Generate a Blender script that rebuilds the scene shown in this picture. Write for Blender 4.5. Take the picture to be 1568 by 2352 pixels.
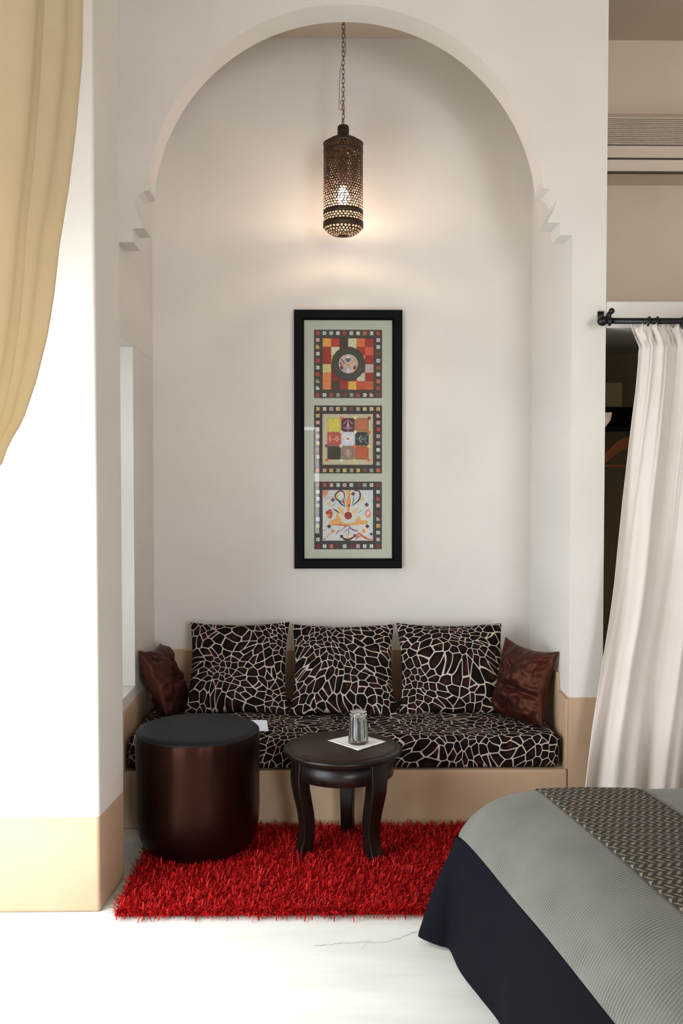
import bpy, bmesh, math, random
from math import sin, cos, pi, sqrt
from mathutils import Vector, Matrix, noise
from mathutils.geometry import tessellate_polygon

random.seed(7)
for o in list(bpy.data.objects):
    bpy.data.objects.remove(o)
S = bpy.context.scene
C = S.collection

# ------------------------------------------------------------------ camera
F = 2200.0                      # focal length in pixels of the 1568x2352 frame
CAM = Vector((0, 0, 1.5))
PITCH = math.atan(73 / F)       # looks slightly down
YAW = math.atan(34 / F)         # and slightly to the right
cam = bpy.data.cameras.new('camera')
cam.sensor_fit = 'VERTICAL'; cam.sensor_height = 36.0
cam.lens = F / 2352 * 36.0
cam.clip_start = 0.05; cam.clip_end = 60
camo = bpy.data.objects.new('camera', cam); C.objects.link(camo)
camo.location = CAM
camo.rotation_euler = (pi / 2 - PITCH, 0, -YAW)
S.camera = camo
ROT = camo.rotation_euler.to_matrix()

def onY(px, py, Y):
    """point of the room plane Y=const seen at a photo pixel"""
    d = ROT @ Vector(((px - 784) / F, (1176 - py) / F, -1))
    return CAM + d * (Y / d.y)
def onX(px, py, X):
    d = ROT @ Vector(((px - 784) / F, (1176 - py) / F, -1))
    return CAM + d * (X / d.x)
def onZ(px, py, Z):
    d = ROT @ Vector(((px - 784) / F, (1176 - py) / F, -1))
    return CAM + d * ((Z - 1.5) / d.z)

# ------------------------------------------------------------------ world, lights, exposure
S.view_settings.view_transform = 'Standard'
S.view_settings.look = 'None'
S.view_settings.exposure = 0.0
S.view_settings.gamma = 1.0
S.view_settings.use_curve_mapping = False
w = bpy.data.worlds.new('sky'); S.world = w; w.use_nodes = True
w.node_tree.nodes['Background'].inputs[0].default_value = (0.72, 0.86, 1.0, 1)
w.node_tree.nodes['Background'].inputs[1].default_value = 0.3

def area(name, loc, target, sx, sy, power, col):
    l = bpy.data.lights.new(name, 'AREA'); l.shape = 'RECTANGLE'
    l.size = sx; l.size_y = sy; l.energy = power; l.color = col
    o = bpy.data.objects.new(name, l); C.objects.link(o)
    o.location = loc
    o.rotation_euler = (Vector(target) - Vector(loc)).to_track_quat('-Z', 'Y').to_euler()
    return o
# daylight through the tall door opening on the left, the niche window and the window behind the camera, plus an added fill
area('door_daylight', (-1.42, 2.2, 1.03), (1.0, 2.45, 0.55), 1.9, 1.85, 84, (0.93, 0.99, 1.0))
area('niche_window_daylight', (-1.45, 4.05, 1.35), (0.5, 4.2, 1.2), 0.6, 1.5, 15, (0.82, 0.93, 1.0))
area('rear_window_daylight', (-1.3, -4.1, 2.0), (1.4, 3.0, 1.5), 2.6, 2.6, 100, (0.93, 0.965, 1.0))
area('rear_side_fill', (1.75, -3.4, 1.5), (0.0, 4.0, 1.5), 1.5, 1.9, 200, (0.93, 0.965, 1.0))  # fill light added from behind to brighten the niche, not a known window

# ------------------------------------------------------------------ materials
def lin(c):
    c = c / 255.0
    return c / 12.92 if c <= 0.04045 else ((c + 0.055) / 1.055) ** 2.4
def rgb(r, g, b, k=1.0):
    return (min(1, lin(r) * k), min(1, lin(g) * k), min(1, lin(b) * k), 1)

class NT:
    def __init__(s, name):
        s.m = bpy.data.materials.new(name); s.m.use_nodes = True
        s.t = s.m.node_tree; s.b = s.t.nodes['Principled BSDF']
        s.out = s.t.nodes['Material Output']
    def n(s, ty, **kw):
        x = s.t.nodes.new(ty)
        for k, v in kw.items():
            if k.startswith('i_'):
                key = k[2:]
                x.inputs[int(key) if key.isdigit() else key].default_value = v
            else: setattr(x, k, v)
        return x
    def l(s, a, b): s.t.links.new(a, b)
    def setb(s, **kw):
        for k, v in kw.items(): s.b.inputs[k.replace('_', ' ')].default_value = v
    def math(s, op, a, b=None, c=None):
        x = s.n('ShaderNodeMath', operation=op)
        for i, v in enumerate((a, b, c)):
            if v is None: continue
            if isinstance(v, (int, float)): x.inputs[i].default_value = v
            else: s.l(v, x.inputs[i])
        return x.outputs[0]
    def mix(s, fac, a, b):
        x = s.n('ShaderNodeMix', data_type='RGBA')
        for key, v in (('Factor', fac),):
            if isinstance(v, (int, float)): x.inputs[0].default_value = v
            else: s.l(v, x.inputs[0])
        for idx, v in ((6, a), (7, b)):
            if isinstance(v, tuple): x.inputs[idx].default_value = v
            else: s.l(v, x.inputs[idx])
        return x.outputs[2]
    def ramp(s, fac, stops, interp='LINEAR'):
        x = s.n('ShaderNodeValToRGB'); x.color_ramp.interpolation = interp
        e = x.color_ramp.elements
        while len(e) < len(stops): e.new(0.5)
        for el, (p, c) in zip(e, stops): el.position = p; el.color = c
        s.l(fac, x.inputs[0]); return x.outputs[0]
    def bump(s, h, strength=0.3, dist=0.01):
        x = s.n('ShaderNodeBump'); x.inputs['Strength'].default_value = strength
        x.inputs['Distance'].default_value = dist
        s.l(h, x.inputs['Height']); s.l(x.outputs[0], s.b.inputs['Normal'])

def plain(name, col, rough=0.5, metal=0.0, bump=0.0, scale=40.0, var=0.12, **kw):
    t = NT(name)
    tc = t.n('ShaderNodeTexCoord')
    nz = t.n('ShaderNodeTexNoise'); nz.inputs['Scale'].default_value = scale; nz.inputs['Detail'].default_value = 4
    t.l(tc.outputs['Object'], nz.inputs['Vector'])
    dk = (col[0] * (1 - var), col[1] * (1 - var), col[2] * (1 - var), 1)
    lt = (min(1, col[0] * (1 + var)), min(1, col[1] * (1 + var)), min(1, col[2] * (1 + var)), 1)
    t.l(t.ramp(nz.outputs[0], [(0.3, dk), (0.7, lt)]), t.b.inputs['Base Color'])
    t.setb(Roughness=rough, Metallic=metal, **kw)
    if bump: t.bump(nz.outputs[0], bump, 0.005)
    return t.m

WALL = rgb(221, 215, 209)
BEIGE = rgb(192, 163, 137)
def plaster(name, col, dado=None, dado_col=BEIGE, amp=0.05):
    """hand-trowelled lime plaster; with dado the wall is coloured plaster below that height"""
    t = NT(name)
    g = t.n('ShaderNodeNewGeometry')
    n1 = t.n('ShaderNodeTexNoise'); n1.inputs['Scale'].default_value = 2.2; n1.inputs['Detail'].default_value = 6
    n2 = t.n('ShaderNodeTexNoise'); n2.inputs['Scale'].default_value = 16; n2.inputs['Detail'].default_value = 5
    for n in (n1, n2): t.l(g.outputs['Position'], n.inputs['Vector'])
    def shade(c):
        return t.ramp(n1.outputs[0], [(0.3, (c[0] * (1 - amp), c[1] * (1 - amp), c[2] * (1 - amp * 1.3), 1)), (0.7, (min(1, c[0] * (1 + amp * .6)), min(1, c[1] * (1 + amp * .6)), min(1, c[2] * (1 + amp * .6)), 1))])
    c = shade(col)
    if dado is not None:
        sep = t.n('ShaderNodeSeparateXYZ'); t.l(g.outputs['Position'], sep.inputs[0])
        e = t.math('MULTIPLY_ADD', n2.outputs[0], 0.006, dado - 0.003)
        f = t.math('LESS_THAN', sep.outputs[2], e)
        t.b.inputs['Roughness'].default_value = 0.6
        amp = 0.14
        c = t.mix(f, c, shade(dado_col))
    t.l(c, t.b.inputs['Base Color'])
    t.setb(Roughness=0.7)
    t.b.inputs['Specular IOR Level'].default_value = 0.25
    h = t.math('MULTIPLY_ADD', n1.outputs[0], 2.0, n2.outputs[0])
    t.bump(h, 0.22, 0.004)
    return t.m
M_wall = plaster('white_plaster', WALL)
M_walll = plaster('white_plaster_low_dado', WALL, 0.335)
M_wallr = plaster('white_plaster_high_dado', WALL, 0.565)
M_beige = plaster('beige_plaster', BEIGE, amp=0.14)
M_ceil = plaster('ceiling_plaster', rgb(204, 188, 170))
M_recess = plaster('recess_plaster', rgb(222, 204, 186))
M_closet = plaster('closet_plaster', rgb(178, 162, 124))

def floor_mat():
    t = NT('polished_pale_concrete')
    g = t.n('ShaderNodeNewGeometry')
    mp = t.n('ShaderNodeMapping'); mp.inputs['Scale'].default_value = (0.6, 3.0, 1)
    t.l(g.outputs['Position'], mp.inputs[0])
    n1 = t.n('ShaderNodeTexNoise'); n1.inputs['Scale'].default_value = 3; n1.inputs['Detail'].default_value = 8
    t.l(mp.outputs[0], n1.inputs['Vector'])
    c = t.ramp(n1.outputs[0], [(0.3, rgb(222, 224, 217)), (0.7, rgb(238, 240, 234))])
    t.l(c, t.b.inputs['Base Color']); t.setb(Roughness=0.42)
    t.bump(n1.outputs[0], 0.1, 0.003)
    return t.m
M_floor = floor_mat()
M_crack = plain('hairline_crack', rgb(150, 148, 135), 0.9)

def giraffe(ky, scale=21):
    t = NT('animal_print_velvet')
    tc = t.n('ShaderNodeTexCoord'); oi = t.n('ShaderNodeObjectInfo')
    off = t.n('ShaderNodeVectorMath', operation='SCALE'); off.inputs['Scale'].default_value = 7.0
    cx = t.n('ShaderNodeCombineXYZ')
    t.l(oi.outputs['Random'], cx.inputs[0]); t.l(oi.outputs['Random'], cx.inputs[1]); t.l(oi.outputs['Random'], cx.inputs[2])
    t.l(cx.outputs[0], off.inputs[0])
    add = t.n('ShaderNodeVectorMath', operation='ADD')
    t.l(tc.outputs['Object'], add.inputs[0]); t.l(off.outputs[0], add.inputs[1])
    nz = t.n('ShaderNodeTexNoise'); nz.inputs['Scale'].default_value = 4.6; nz.inputs['Detail'].default_value = 0
    t.l(add.outputs[0], nz.inputs['Vector'])
    sub = t.n('ShaderNodeVectorMath', operation='SUBTRACT'); sub.inputs[1].default_value = (.5, .5, .5)
    t.l(nz.outputs['Color'], sub.inputs[0])
    sc = t.n('ShaderNodeVectorMath', operation='SCALE'); sc.inputs['Scale'].default_value = 0.155
    t.l(sub.outputs[0], sc.inputs[0])
    # printed cloth wraps over the edge: the pattern runs along (x, y + z)
    sx = t.n('ShaderNodeSeparateXYZ'); t.l(add.outputs[0], sx.inputs[0])
    fl = t.n('ShaderNodeCombineXYZ'); t.l(sx.outputs[0], fl.inputs[0]); t.l(t.math('MULTIPLY_ADD', sx.outputs[1], ky, sx.outputs[2]), fl.inputs[1])
    a2 = t.n('ShaderNodeVectorMath', operation='ADD'); t.l(fl.outputs[0], a2.inputs[0]); t.l(sc.outputs[0], a2.inputs[1])
    def net(scale, lo, hi):
        f1 = t.n('ShaderNodeTexVoronoi', feature='F1'); f2 = t.n('ShaderNodeTexVoronoi', feature='F2')
        ed = t.n('ShaderNodeTexVoronoi', feature='DISTANCE_TO_EDGE')
        for f in (f1, f2, ed):
            f.voronoi_dimensions = '2D'; f.inputs['Scale'].default_value = scale; t.l(a2.outputs[0], f.inputs['Vector'])
        d = t.math('SUBTRACT', f2.outputs['Distance'], f1.outputs['Distance'])
        d = t.math('MULTIPLY_ADD', d, 0.35, t.math('MULTIPLY', ed.outputs['Distance'], 0.45))
        m = t.n('ShaderNodeMapRange', interpolation_type='SMOOTHSTEP'); m.inputs['From Min'].default_value = lo; m.inputs['From Max'].default_value = hi
        t.l(d, m.inputs['Value']); return m.outputs[0], f1
    e, f1 = net(scale, .040, .072)
    sepc = t.n('ShaderNodeSeparateColor'); t.l(f1.outputs['Color'], sepc.inputs[0])
    brown = t.ramp(f1.outputs['Distance'], [(0.05, rgb(62, 33, 24)), (0.42, rgb(20, 13, 12))])
    dark = t.mix(sepc.outputs[0], rgb(15, 11, 12), brown)
    c = t.mix(e, rgb(196, 182, 168), dark)
    t.l(c, t.b.inputs['Base Color']); t.setb(Roughness=0.8)
    t.b.inputs['Specular IOR Level'].default_value = 0.08
    return t.m
M_gir = giraffe(1.0, 26)
M_gir_cushion = giraffe(0.15, 26)

def satin(name, col, rough=0.4, sc=9.0, st=0.5, spec=0.5):
    t = NT(name)
    tc = t.n('ShaderNodeTexCoord')
    nz = t.n('ShaderNodeTexNoise'); nz.inputs['Scale'].default_value = sc; nz.inputs['Detail'].default_value = 5; nz.inputs['Distortion'].default_value = 0.6
    t.l(tc.outputs['Object'], nz.inputs['Vector'])
    wv = t.n('ShaderNodeTexNoise'); wv.inputs['Scale'].default_value = 400
    t.l(tc.outputs['Object'], wv.inputs['Vector'])
    t.l(t.ramp(nz.outputs[0], [(0.3, (col[0] * .7, col[1] * .7, col[2] * .7, 1)), (0.7, col)]), t.b.inputs['Base Color'])
    t.setb(Roughness=rough)
    t.b.inputs['Specular Tint'].default_value = (1.0, 0.42, 0.28, 1); t.b.inputs['Specular IOR Level'].default_value = spec
    h = t.math('MULTIPLY_ADD', wv.outputs[0], 0.05, nz.outputs[0])
    t.bump(h, st, 0.01)
    return t.m
M_satin = satin('dark_brown_satin', rgb(44, 15, 12), 0.48, 7.0, 0.35)
M_pouf = satin('dark_brown_taffeta', rgb(17, 5, 4), 0.33, 5.0, 0.30, 0.28)
M_poufTop = plain('pouf_top_cool_light', rgb(15, 13, 16), 0.5, bump=0.2, scale=30)  # same fabric as the body, its cool lighting put into the colour
M_poufTop.node_tree.nodes['Principled BSDF'].inputs['Specular IOR Level'].default_value = 0.25

def wood(name, a, b, rough=0.3):
    t = NT(name)
    tc = t.n('ShaderNodeTexCoord')
    mp = t.n('ShaderNodeMapping'); mp.inputs['Scale'].default_value = (2.0, 22.0, 2.0)
    t.l(tc.outputs['Object'], mp.inputs[0])
    nz = t.n('ShaderNodeTexNoise'); nz.inputs['Scale'].default_value = 3; nz.inputs['Detail'].default_value = 8; nz.inputs['Distortion'].default_value = 0.4
    t.l(mp.outputs[0], nz.inputs['Vector'])
    t.l(t.ramp(nz.outputs[0], [(0.3, a), (0.7, b)]), t.b.inputs['Base Color'])
    t.setb(Roughness=rough); t.bump(nz.outputs[0], 0.08, 0.003); t.b.inputs['Specular IOR Level'].default_value = 0.3
    return t.m
M_wood = wood('dark_stained_wood', rgb(13, 9, 8), rgb(30, 18, 14), 0.33)
M_woodtop = wood('worn_dark_table_top', rgb(30, 19, 14), rgb(52, 34, 25), 0.36)
M_hanger = wood('varnished_hanger_wood', rgb(190, 112, 60), rgb(214, 136, 80), 0.35)
M_white_card = plain('white_card', rgb(232, 226, 220), 0.6, var=0.03)
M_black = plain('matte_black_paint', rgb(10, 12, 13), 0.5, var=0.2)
M_black.node_tree.nodes['Principled BSDF'].inputs['Specular IOR Level'].default_value = 0.06
M_iron = plain('black_iron', rgb(16, 20, 21), 0.3, 0.3, var=0.2)
M_mat = plain('sage_mount_board', rgb(200, 202, 186), 0.8, var=0.02)
M_ac = plain('ivory_plastic', rgb(214, 198, 180), 0.45, var=0.02)
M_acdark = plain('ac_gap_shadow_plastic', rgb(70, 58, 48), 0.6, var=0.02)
M_napkin = plain('white_napkin_paper', rgb(240, 238, 236), 0.85, var=0.02, bump=0.2, scale=120)
M_paper = plain('white_paper', rgb(225, 228, 240), 0.8, var=0.02)
M_brass = plain('aged_brass', rgb(92, 70, 52), 0.42, 0.85, bump=0.2, scale=60, var=0.3)
M_brassdark = plain('dark_bronze', rgb(66, 52, 42), 0.5, 0.7, scale=60, var=0.25)
M_copperin = plain('copper_inner_skin', rgb(140, 70, 48), 0.5, 0.6, scale=60, var=0.2)
M_chain = plain('dark_chain_metal', rgb(70, 58, 50), 0.4, 0.8, var=0.2)
M_cord = plain('copper_coloured_cord', rgb(150, 92, 72), 0.5, var=0.1)
M_navy = None
def emis(name, col, k):
    t = NT(name); t.setb(Base_Color=(0, 0, 0, 1)); t.b.inputs['Emission Color'].default_value = col
    t.b.inputs['Emission Strength'].default_value = k
    return t.m
M_bulb = emis('lit_bulb', (0.90, 0.82, 1.0, 1), 60)

def glass_sheet():
    t = NT('picture_glass')
    fr = t.n('ShaderNodeFresnel'); fr.inputs[0].default_value = 1.5
    tr = t.n('ShaderNodeBsdfTransparent'); gl = t.n('ShaderNodeBsdfGlossy'); gl.inputs['Roughness'].default_value = 0.0
    mx = t.n('ShaderNodeMixShader')
    t.l(fr.outputs[0], mx.inputs[0]); t.l(tr.outputs[0], mx.inputs[1]); t.l(gl.outputs[0], mx.inputs[2])
    t.l(mx.outputs[0], t.out.inputs[0]); return t.m
M_glass = glass_sheet()
def tumbler_mat():
    t = NT('clear_tumbler_glass'); t.setb(Base_Color=(0.95, 0.98, 0.97, 1), Roughness=0.02, IOR=1.45)
    t.b.inputs['Transmission Weight'].default_value = 1.0
    return t.m
M_tumbler = tumbler_mat()

def cloth(name, col, trans, tcol=None, rough=0.85, bump=0.15):
    t = NT(name)
    tc = t.n('ShaderNodeTexCoord')
    nz = t.n('ShaderNodeTexNoise'); nz.inputs['Scale'].default_value = 6; nz.inputs['Detail'].default_value = 6
    t.l(tc.outputs['Object'], nz.inputs['Vector'])
    nf = t.n('ShaderNodeTexNoise'); nf.inputs['Scale'].default_value = 260
    t.l(tc.outputs['Object'], nf.inputs['Vector'])
    c = t.ramp(nz.outputs[0], [(0.3, (col[0] * .95, col[1] * .95, col[2] * .94, 1)), (0.7, col)])
    t.l(c, t.b.inputs['Base Color']); t.setb(Roughness=rough)
    t.b.inputs['Specular IOR Level'].default_value = 0.15
    h = t.math('MULTIPLY_ADD', nf.outputs[0], 0.15, nz.outputs[0])
    t.bump(h, bump, 0.006)
    if trans:
        tl = t.n('ShaderNodeBsdfTranslucent'); tl.inputs[0].default_value = tcol or col
        mx = t.n('ShaderNodeMixShader'); mx.inputs[0].default_value = trans
        t.l(t.b.outputs[0], mx.inputs[1]); t.l(tl.outputs[0], mx.inputs[2]); t.l(mx.outputs[0], t.out.inputs[0])
    return t.m
M_curtR = cloth('blush_white_linen', rgb(232, 222, 216), 0.12)
M_curtL = cloth('straw_yellow_voile', rgb(222, 206, 174), 0.22, rgb(236, 212, 162))
M_navy = cloth('navy_black_cloth', rgb(19, 19, 26), 0)
M_navy.node_tree.nodes['Principled BSDF'].inputs['Specular IOR Level'].default_value = 0.05

def pinstripe():
    t = NT('grey_pinstripe_cloth')
    uv = t.n('ShaderNodeTexCoord')
    nz = t.n('ShaderNodeTexNoise'); nz.inputs['Scale'].default_value = 3.0; nz.inputs['Detail'].default_value = 2
    t.l(uv.outputs['UV'], nz.inputs['Vector'])
    sp = t.n('ShaderNodeSeparateXYZ'); t.l(uv.outputs['UV'], sp.inputs[0])
    y = t.math('MULTIPLY_ADD', nz.outputs[0], 0.012, sp.outputs[1])
    y = t.math('MULTIPLY_ADD', sp.outputs[0], 0.22, y)
    ph = t.math('FRACT', t.math('MULTIPLY', y, 1 / 0.0105))
    tri = t.math('ABSOLUTE', t.math('SUBTRACT', ph, 0.5))
    f = t.n('ShaderNodeMapRange', interpolation_type='SMOOTHSTEP'); f.inputs['From Min'].default_value = 0.08; f.inputs['From Max'].default_value = 0.34
    t.l(tri, f.inputs['Value'])
    n2 = t.n('ShaderNodeTexNoise'); n2.inputs['Scale'].default_value = 160
    t.l(uv.outputs['UV'], n2.inputs['Vector'])
    nm = t.n('ShaderNodeTexNoise'); nm.inputs['Scale'].default_value = 4.5
    t.l(uv.outputs['UV'], nm.inputs['Vector'])
    c = t.mix(t.math('MULTIPLY', f.outputs[0], t.ramp(nm.outputs[0], [(0.35, (.35, .35, .35, 1)), (0.65, (1, 1, 1, 1))])), rgb(116, 116, 107), rgb(70, 70, 65))
    c = t.mix(t.math('MULTIPLY', n2.outputs[0], 0.35), c, rgb(92, 90, 82))
    t.l(c, t.b.inputs['Base Color']); t.setb(Roughness=0.62)
    t.b.inputs['Sheen Weight'].default_value = 0.15
    t.bump(t.math('SUBTRACT', 1.0, f.outputs[0]), 0.2, 0.002)
    return t.m
M_pin = pinstripe()
def woven():
    t = NT('woven_basket_cloth')
    uv = t.n('ShaderNodeTexCoord')
    sp = t.n('ShaderNodeSeparateXYZ'); t.l(uv.outputs['UV'], sp.inputs[0])
    cell = 0.024
    U = t.math('MULTIPLY', sp.outputs[0], 1 / cell); V = t.math('MULTIPLY', sp.outputs[1], 1 / cell)
    row = t.math('FLOOR', V)
    par = t.math('FLOORED_MODULO', row, 2.0)
    U2 = t.math('MULTIPLY_ADD', par, 0.5, U)
    fu = t.math('SUBTRACT', t.math('FRACT', U2), 0.5); fv = t.math('SUBTRACT', t.math('FRACT', V), 0.5)
    sgn = t.math('MULTIPLY_ADD', par, 2.0, -1.0)
    # slanted strand: distance across the strand, alternating slant
    a = t.math('MULTIPLY_ADD', t.math('MULTIPLY', fv, sgn), 0.75, fu)
    d = t.math('ABSOLUTE', a)
    f = t.n('ShaderNodeMapRange', interpolation_type='SMOOTHSTEP'); f.inputs['From Min'].default_value = 0.14; f.inputs['From Max'].default_value = 0.34
    t.l(d, f.inputs['Value'])
    e = t.n('ShaderNodeMapRange', interpolation_type='SMOOTHSTEP'); e.inputs['From Min'].default_value = 0.34; e.inputs['From Max'].default_value = 0.5
    t.l(t.math('ABSOLUTE', fv), e.inputs['Value'])
    k = t.math('MAXIMUM', f.outputs[0], e.outputs[0])
    n2 = t.n('ShaderNodeTexNoise'); n2.inputs['Scale'].default_value = 90
    t.l(uv.outputs['UV'], n2.inputs['Vector'])
    lt = t.mix(n2.outputs[0], rgb(88, 80, 66), rgb(158, 144, 120))
    c = t.mix(k, lt, rgb(40, 40, 38))
    t.l(c, t.b.inputs['Base Color']); t.setb(Roughness=0.8)
    t.bump(t.math('SUBTRACT', 1.0, k), 1.0, 0.006)
    return t.m
M_woven = woven()

def rugmat():
    t = NT('red_shag_yarn')
    at = t.n('ShaderNodeAttribute'); at.attribute_name = 'yarn'
    t.l(at.outputs['Color'], t.b.inputs['Base Color'])
    t.setb(Roughness=0.55); t.b.inputs['Specular IOR Level'].default_value = 0.12
    return t.m
M_rug = rugmat()
M_rugback = plain('dark_red_backing', rgb(80, 8, 8), 0.9)
def artmat():
    t = NT('painted_print')
    at = t.n('ShaderNodeAttribute'); at.attribute_name = 'paint'
    tc = t.n('ShaderNodeTexCoord')
    nz = t.n('ShaderNodeTexNoise'); nz.inputs['Scale'].default_value = 60; nz.inputs['Detail'].default_value = 3
    t.l(tc.outputs['Object'], nz.inputs['Vector'])
    k = t.math('MULTIPLY_ADD', nz.outputs[0], 0.5, 0.75)
    vm = t.n('ShaderNodeVectorMath', operation='SCALE'); t.l(at.outputs['Color'], vm.inputs[0]); t.l(k, vm.inputs['Scale'])
    t.l(vm.outputs[0], t.b.inputs['Base Color']); t.setb(Roughness=0.7)
    return t.m
M_art = artmat()

# ------------------------------------------------------------------ object helpers
def link(name, me, mat, parent=None, smooth=False):
    o = bpy.data.objects.new(name, me); C.objects.link(o)
    if mat is not None and not me.materials: me.materials.append(mat)
    if parent: o.parent = parent
    if smooth:
        for p in me.polygons: p.use_smooth = True
    return o
def obj(name, bm, mat, parent=None, smooth=False, bevel=0, seg=2, sub=0, solid=0):
    me = bpy.data.meshes.new(name)
    bmesh.ops.recalc_face_normals(bm, faces=bm.faces)
    bm.to_mesh(me); bm.free()
    o = link(name, me, mat, parent, smooth)
    if solid:
        m = o.modifiers.new('thickness', 'SOLIDIFY'); m.thickness = solid; m.offset = 0
    if bevel:
        m = o.modifiers.new('bevel', 'BEVEL'); m.width = bevel; m.segments = seg; m.limit_method = 'ANGLE'
        if smooth is False:
            for p in me.polygons: p.use_smooth = True
        m.harden_normals = False
        m2 = o.modifiers.new('wn', 'WEIGHTED_NORMAL'); m2.keep_sharp = True
    if sub:
        m = o.modifiers.new('sub', 'SUBSURF'); m.levels = sub; m.render_levels = sub
    return o
def empty(name, loc, label, cat, group=None, rz=0):
    o = bpy.data.objects.new(name, None); C.objects.link(o)
    o.location = loc; o.rotation_euler.z = rz; o.empty_display_size = 0.1
    tag(o, label, cat, group); return o
def tag(o, label, cat, group=None):
    o['label'] = label; o['category'] = cat
    if group: o['group'] = group
    return o
def struct(o, label=None, cat=None):
    o['kind'] = 'structure'
    if label: o['label'] = label
    if cat: o['category'] = cat
    return o
def box(bm, a, b):
    x0, y0, z0 = a; x1, y1, z1 = b
    v = [bm.verts.new(p) for p in ((x0, y0, z0), (x1, y0, z0), (x1, y1, z0), (x0, y1, z0), (x0, y0, z1), (x1, y0, z1), (x1, y1, z1), (x0, y1, z1))]
    for f in ((0, 3, 2, 1), (4, 5, 6, 7), (0, 1, 5, 4), (1, 2, 6, 5), (2, 3, 7, 6), (3, 0, 4, 7)):
        bm.faces.new([v[i] for i in f])
def prism(bm, pts, z0, z1):
    a = [bm.verts.new((x, y, z0)) for x, y in pts]; b = [bm.verts.new((x, y, z1)) for x, y in pts]
    n = len(pts); bm.faces.new(a); bm.faces.new(b[::-1])
    for i in range(n): bm.faces.new((a[i], a[(i + 1) % n], b[(i + 1) % n], b[i]))
def prismY(bm, pts, y0, y1):
    a = [bm.verts.new((x, y0, z)) for x, z in pts]; b = [bm.verts.new((x, y1, z)) for x, z in pts]
    n = len(pts)
    for i in range(n): bm.faces.new((a[i], b[i], b[(i + 1) % n], a[(i + 1) % n]))
    for t in tessellate_polygon([[Vector((x, z, 0)) for x, z in pts]]):
        bm.faces.new([a[i] for i in t]); bm.faces.new([b[i] for i in t[::-1]])
def lathe(bm, prof, n=48, ctr=(0, 0, 0), wob=None):
    rings = []
    for r, z in prof:
        if r < 1e-6: rings.append([bm.verts.new((ctr[0], ctr[1], ctr[2] + z))])
        else:
            ring = []
            for i in range(n):
                a = 2 * pi * i / n; rr = r * (1 + (wob(a, z) if wob else 0))
                ring.append(bm.verts.new((ctr[0] + rr * cos(a), ctr[1] + rr * sin(a), ctr[2] + z)))
            rings.append(ring)
    for A, B in zip(rings, rings[1:]):
        for i in range(n):
            j = (i + 1) % n
            if len(A) == 1 and len(B) == 1: break
            if len(A) == 1: bm.faces.new((A[0], B[j], B[i]))
            elif len(B) == 1: bm.faces.new((A[i], A[j], B[0]))
            else: bm.faces.new((A[i], A[j], B[j], B[i]))
def tube(bm, pts, r, n=8, closed=False, cap=True):
    pts = [Vector(p) for p in pts]; rings = []
    N = len(pts); up = None
    for i, p in enumerate(pts):
        if closed: t = pts[(i + 1) % N] - pts[i - 1]
        else: t = pts[min(i + 1, N - 1)] - pts[max(i - 1, 0)]
        t.normalize()
        if up is None:
            up = Vector((0, 0, 1)) if abs(t.z) < 0.9 else Vector((1, 0, 0))
        s = t.cross(up)
        if s.length < 1e-4: s = t.cross(Vector((0, 1, 0)))
        s.normalize(); up = s.cross(t).normalized()
        rr = r[i] if isinstance(r, (list, tuple)) else r
        rings.append([bm.verts.new(p + (s * cos(2 * pi * k / n) + up * sin(2 * pi * k / n)) * rr) for k in range(n)])
    M = N if closed else N - 1
    for i in range(M):
        A, B = rings[i], rings[(i + 1) % N]
        for k in range(n): bm.faces.new((A[k], A[(k + 1) % n], B[(k + 1) % n], B[k]))
    if cap and not closed:
        bm.faces.new(rings[0][::-1]); bm.faces.new(rings[-1])
def ball(bm, c, r, sx=1, sy=1, sz=1, u=20, v=12):
    res = bmesh.ops.create_uvsphere(bm, u_segments=u, v_segments=v, radius=r)
    for q in res['verts']: q.co = Vector((q.co.x * sx + c[0], q.co.y * sy + c[1], q.co.z * sz + c[2]))
def grid(bm, nu, nv, fn, uvfn=None):
    V = [[bm.verts.new(fn(i / nu, j / nv)) for j in range(nv + 1)] for i in range(nu + 1)]
    uvl = bm.loops.layers.uv.verify() if uvfn else None
    for i in range(nu):
        for j in range(nv):
            f = bm.faces.new((V[i][j], V[i + 1][j], V[i + 1][j + 1], V[i][j + 1]))
            if uvfn:
                for lp, (a, b) in zip(f.loops, ((i, j), (i + 1, j), (i + 1, j + 1), (i, j + 1))):
                    lp[uvl].uv = uvfn(a / nu, b / nv)
    return V

# ------------------------------------------------------------------ room
YW, YB, ZC = 4.08, 4.89, 3.72         # arch wall, niche rear wall, ceiling height
XL, XR, XP = -0.88, 1.042, 1.187      # niche left, niche right, closet edge of the pier
T = 0.157                             # arch wall thickness
XE = 2.45                             # right wall
XO = -1.28                            # outer face of the left wall

b = bmesh.new(); box(b, (-1.6, -3.3, -0.1), (XE + 0.1, 5.1, 0)); struct(obj('floor', b, M_floor))
b = bmesh.new(); box(b, (-1.6, -3.3, ZC), (XE + 0.1, 5.1, ZC + 0.1)); struct(obj('ceiling', b, M_ceil))
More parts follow.
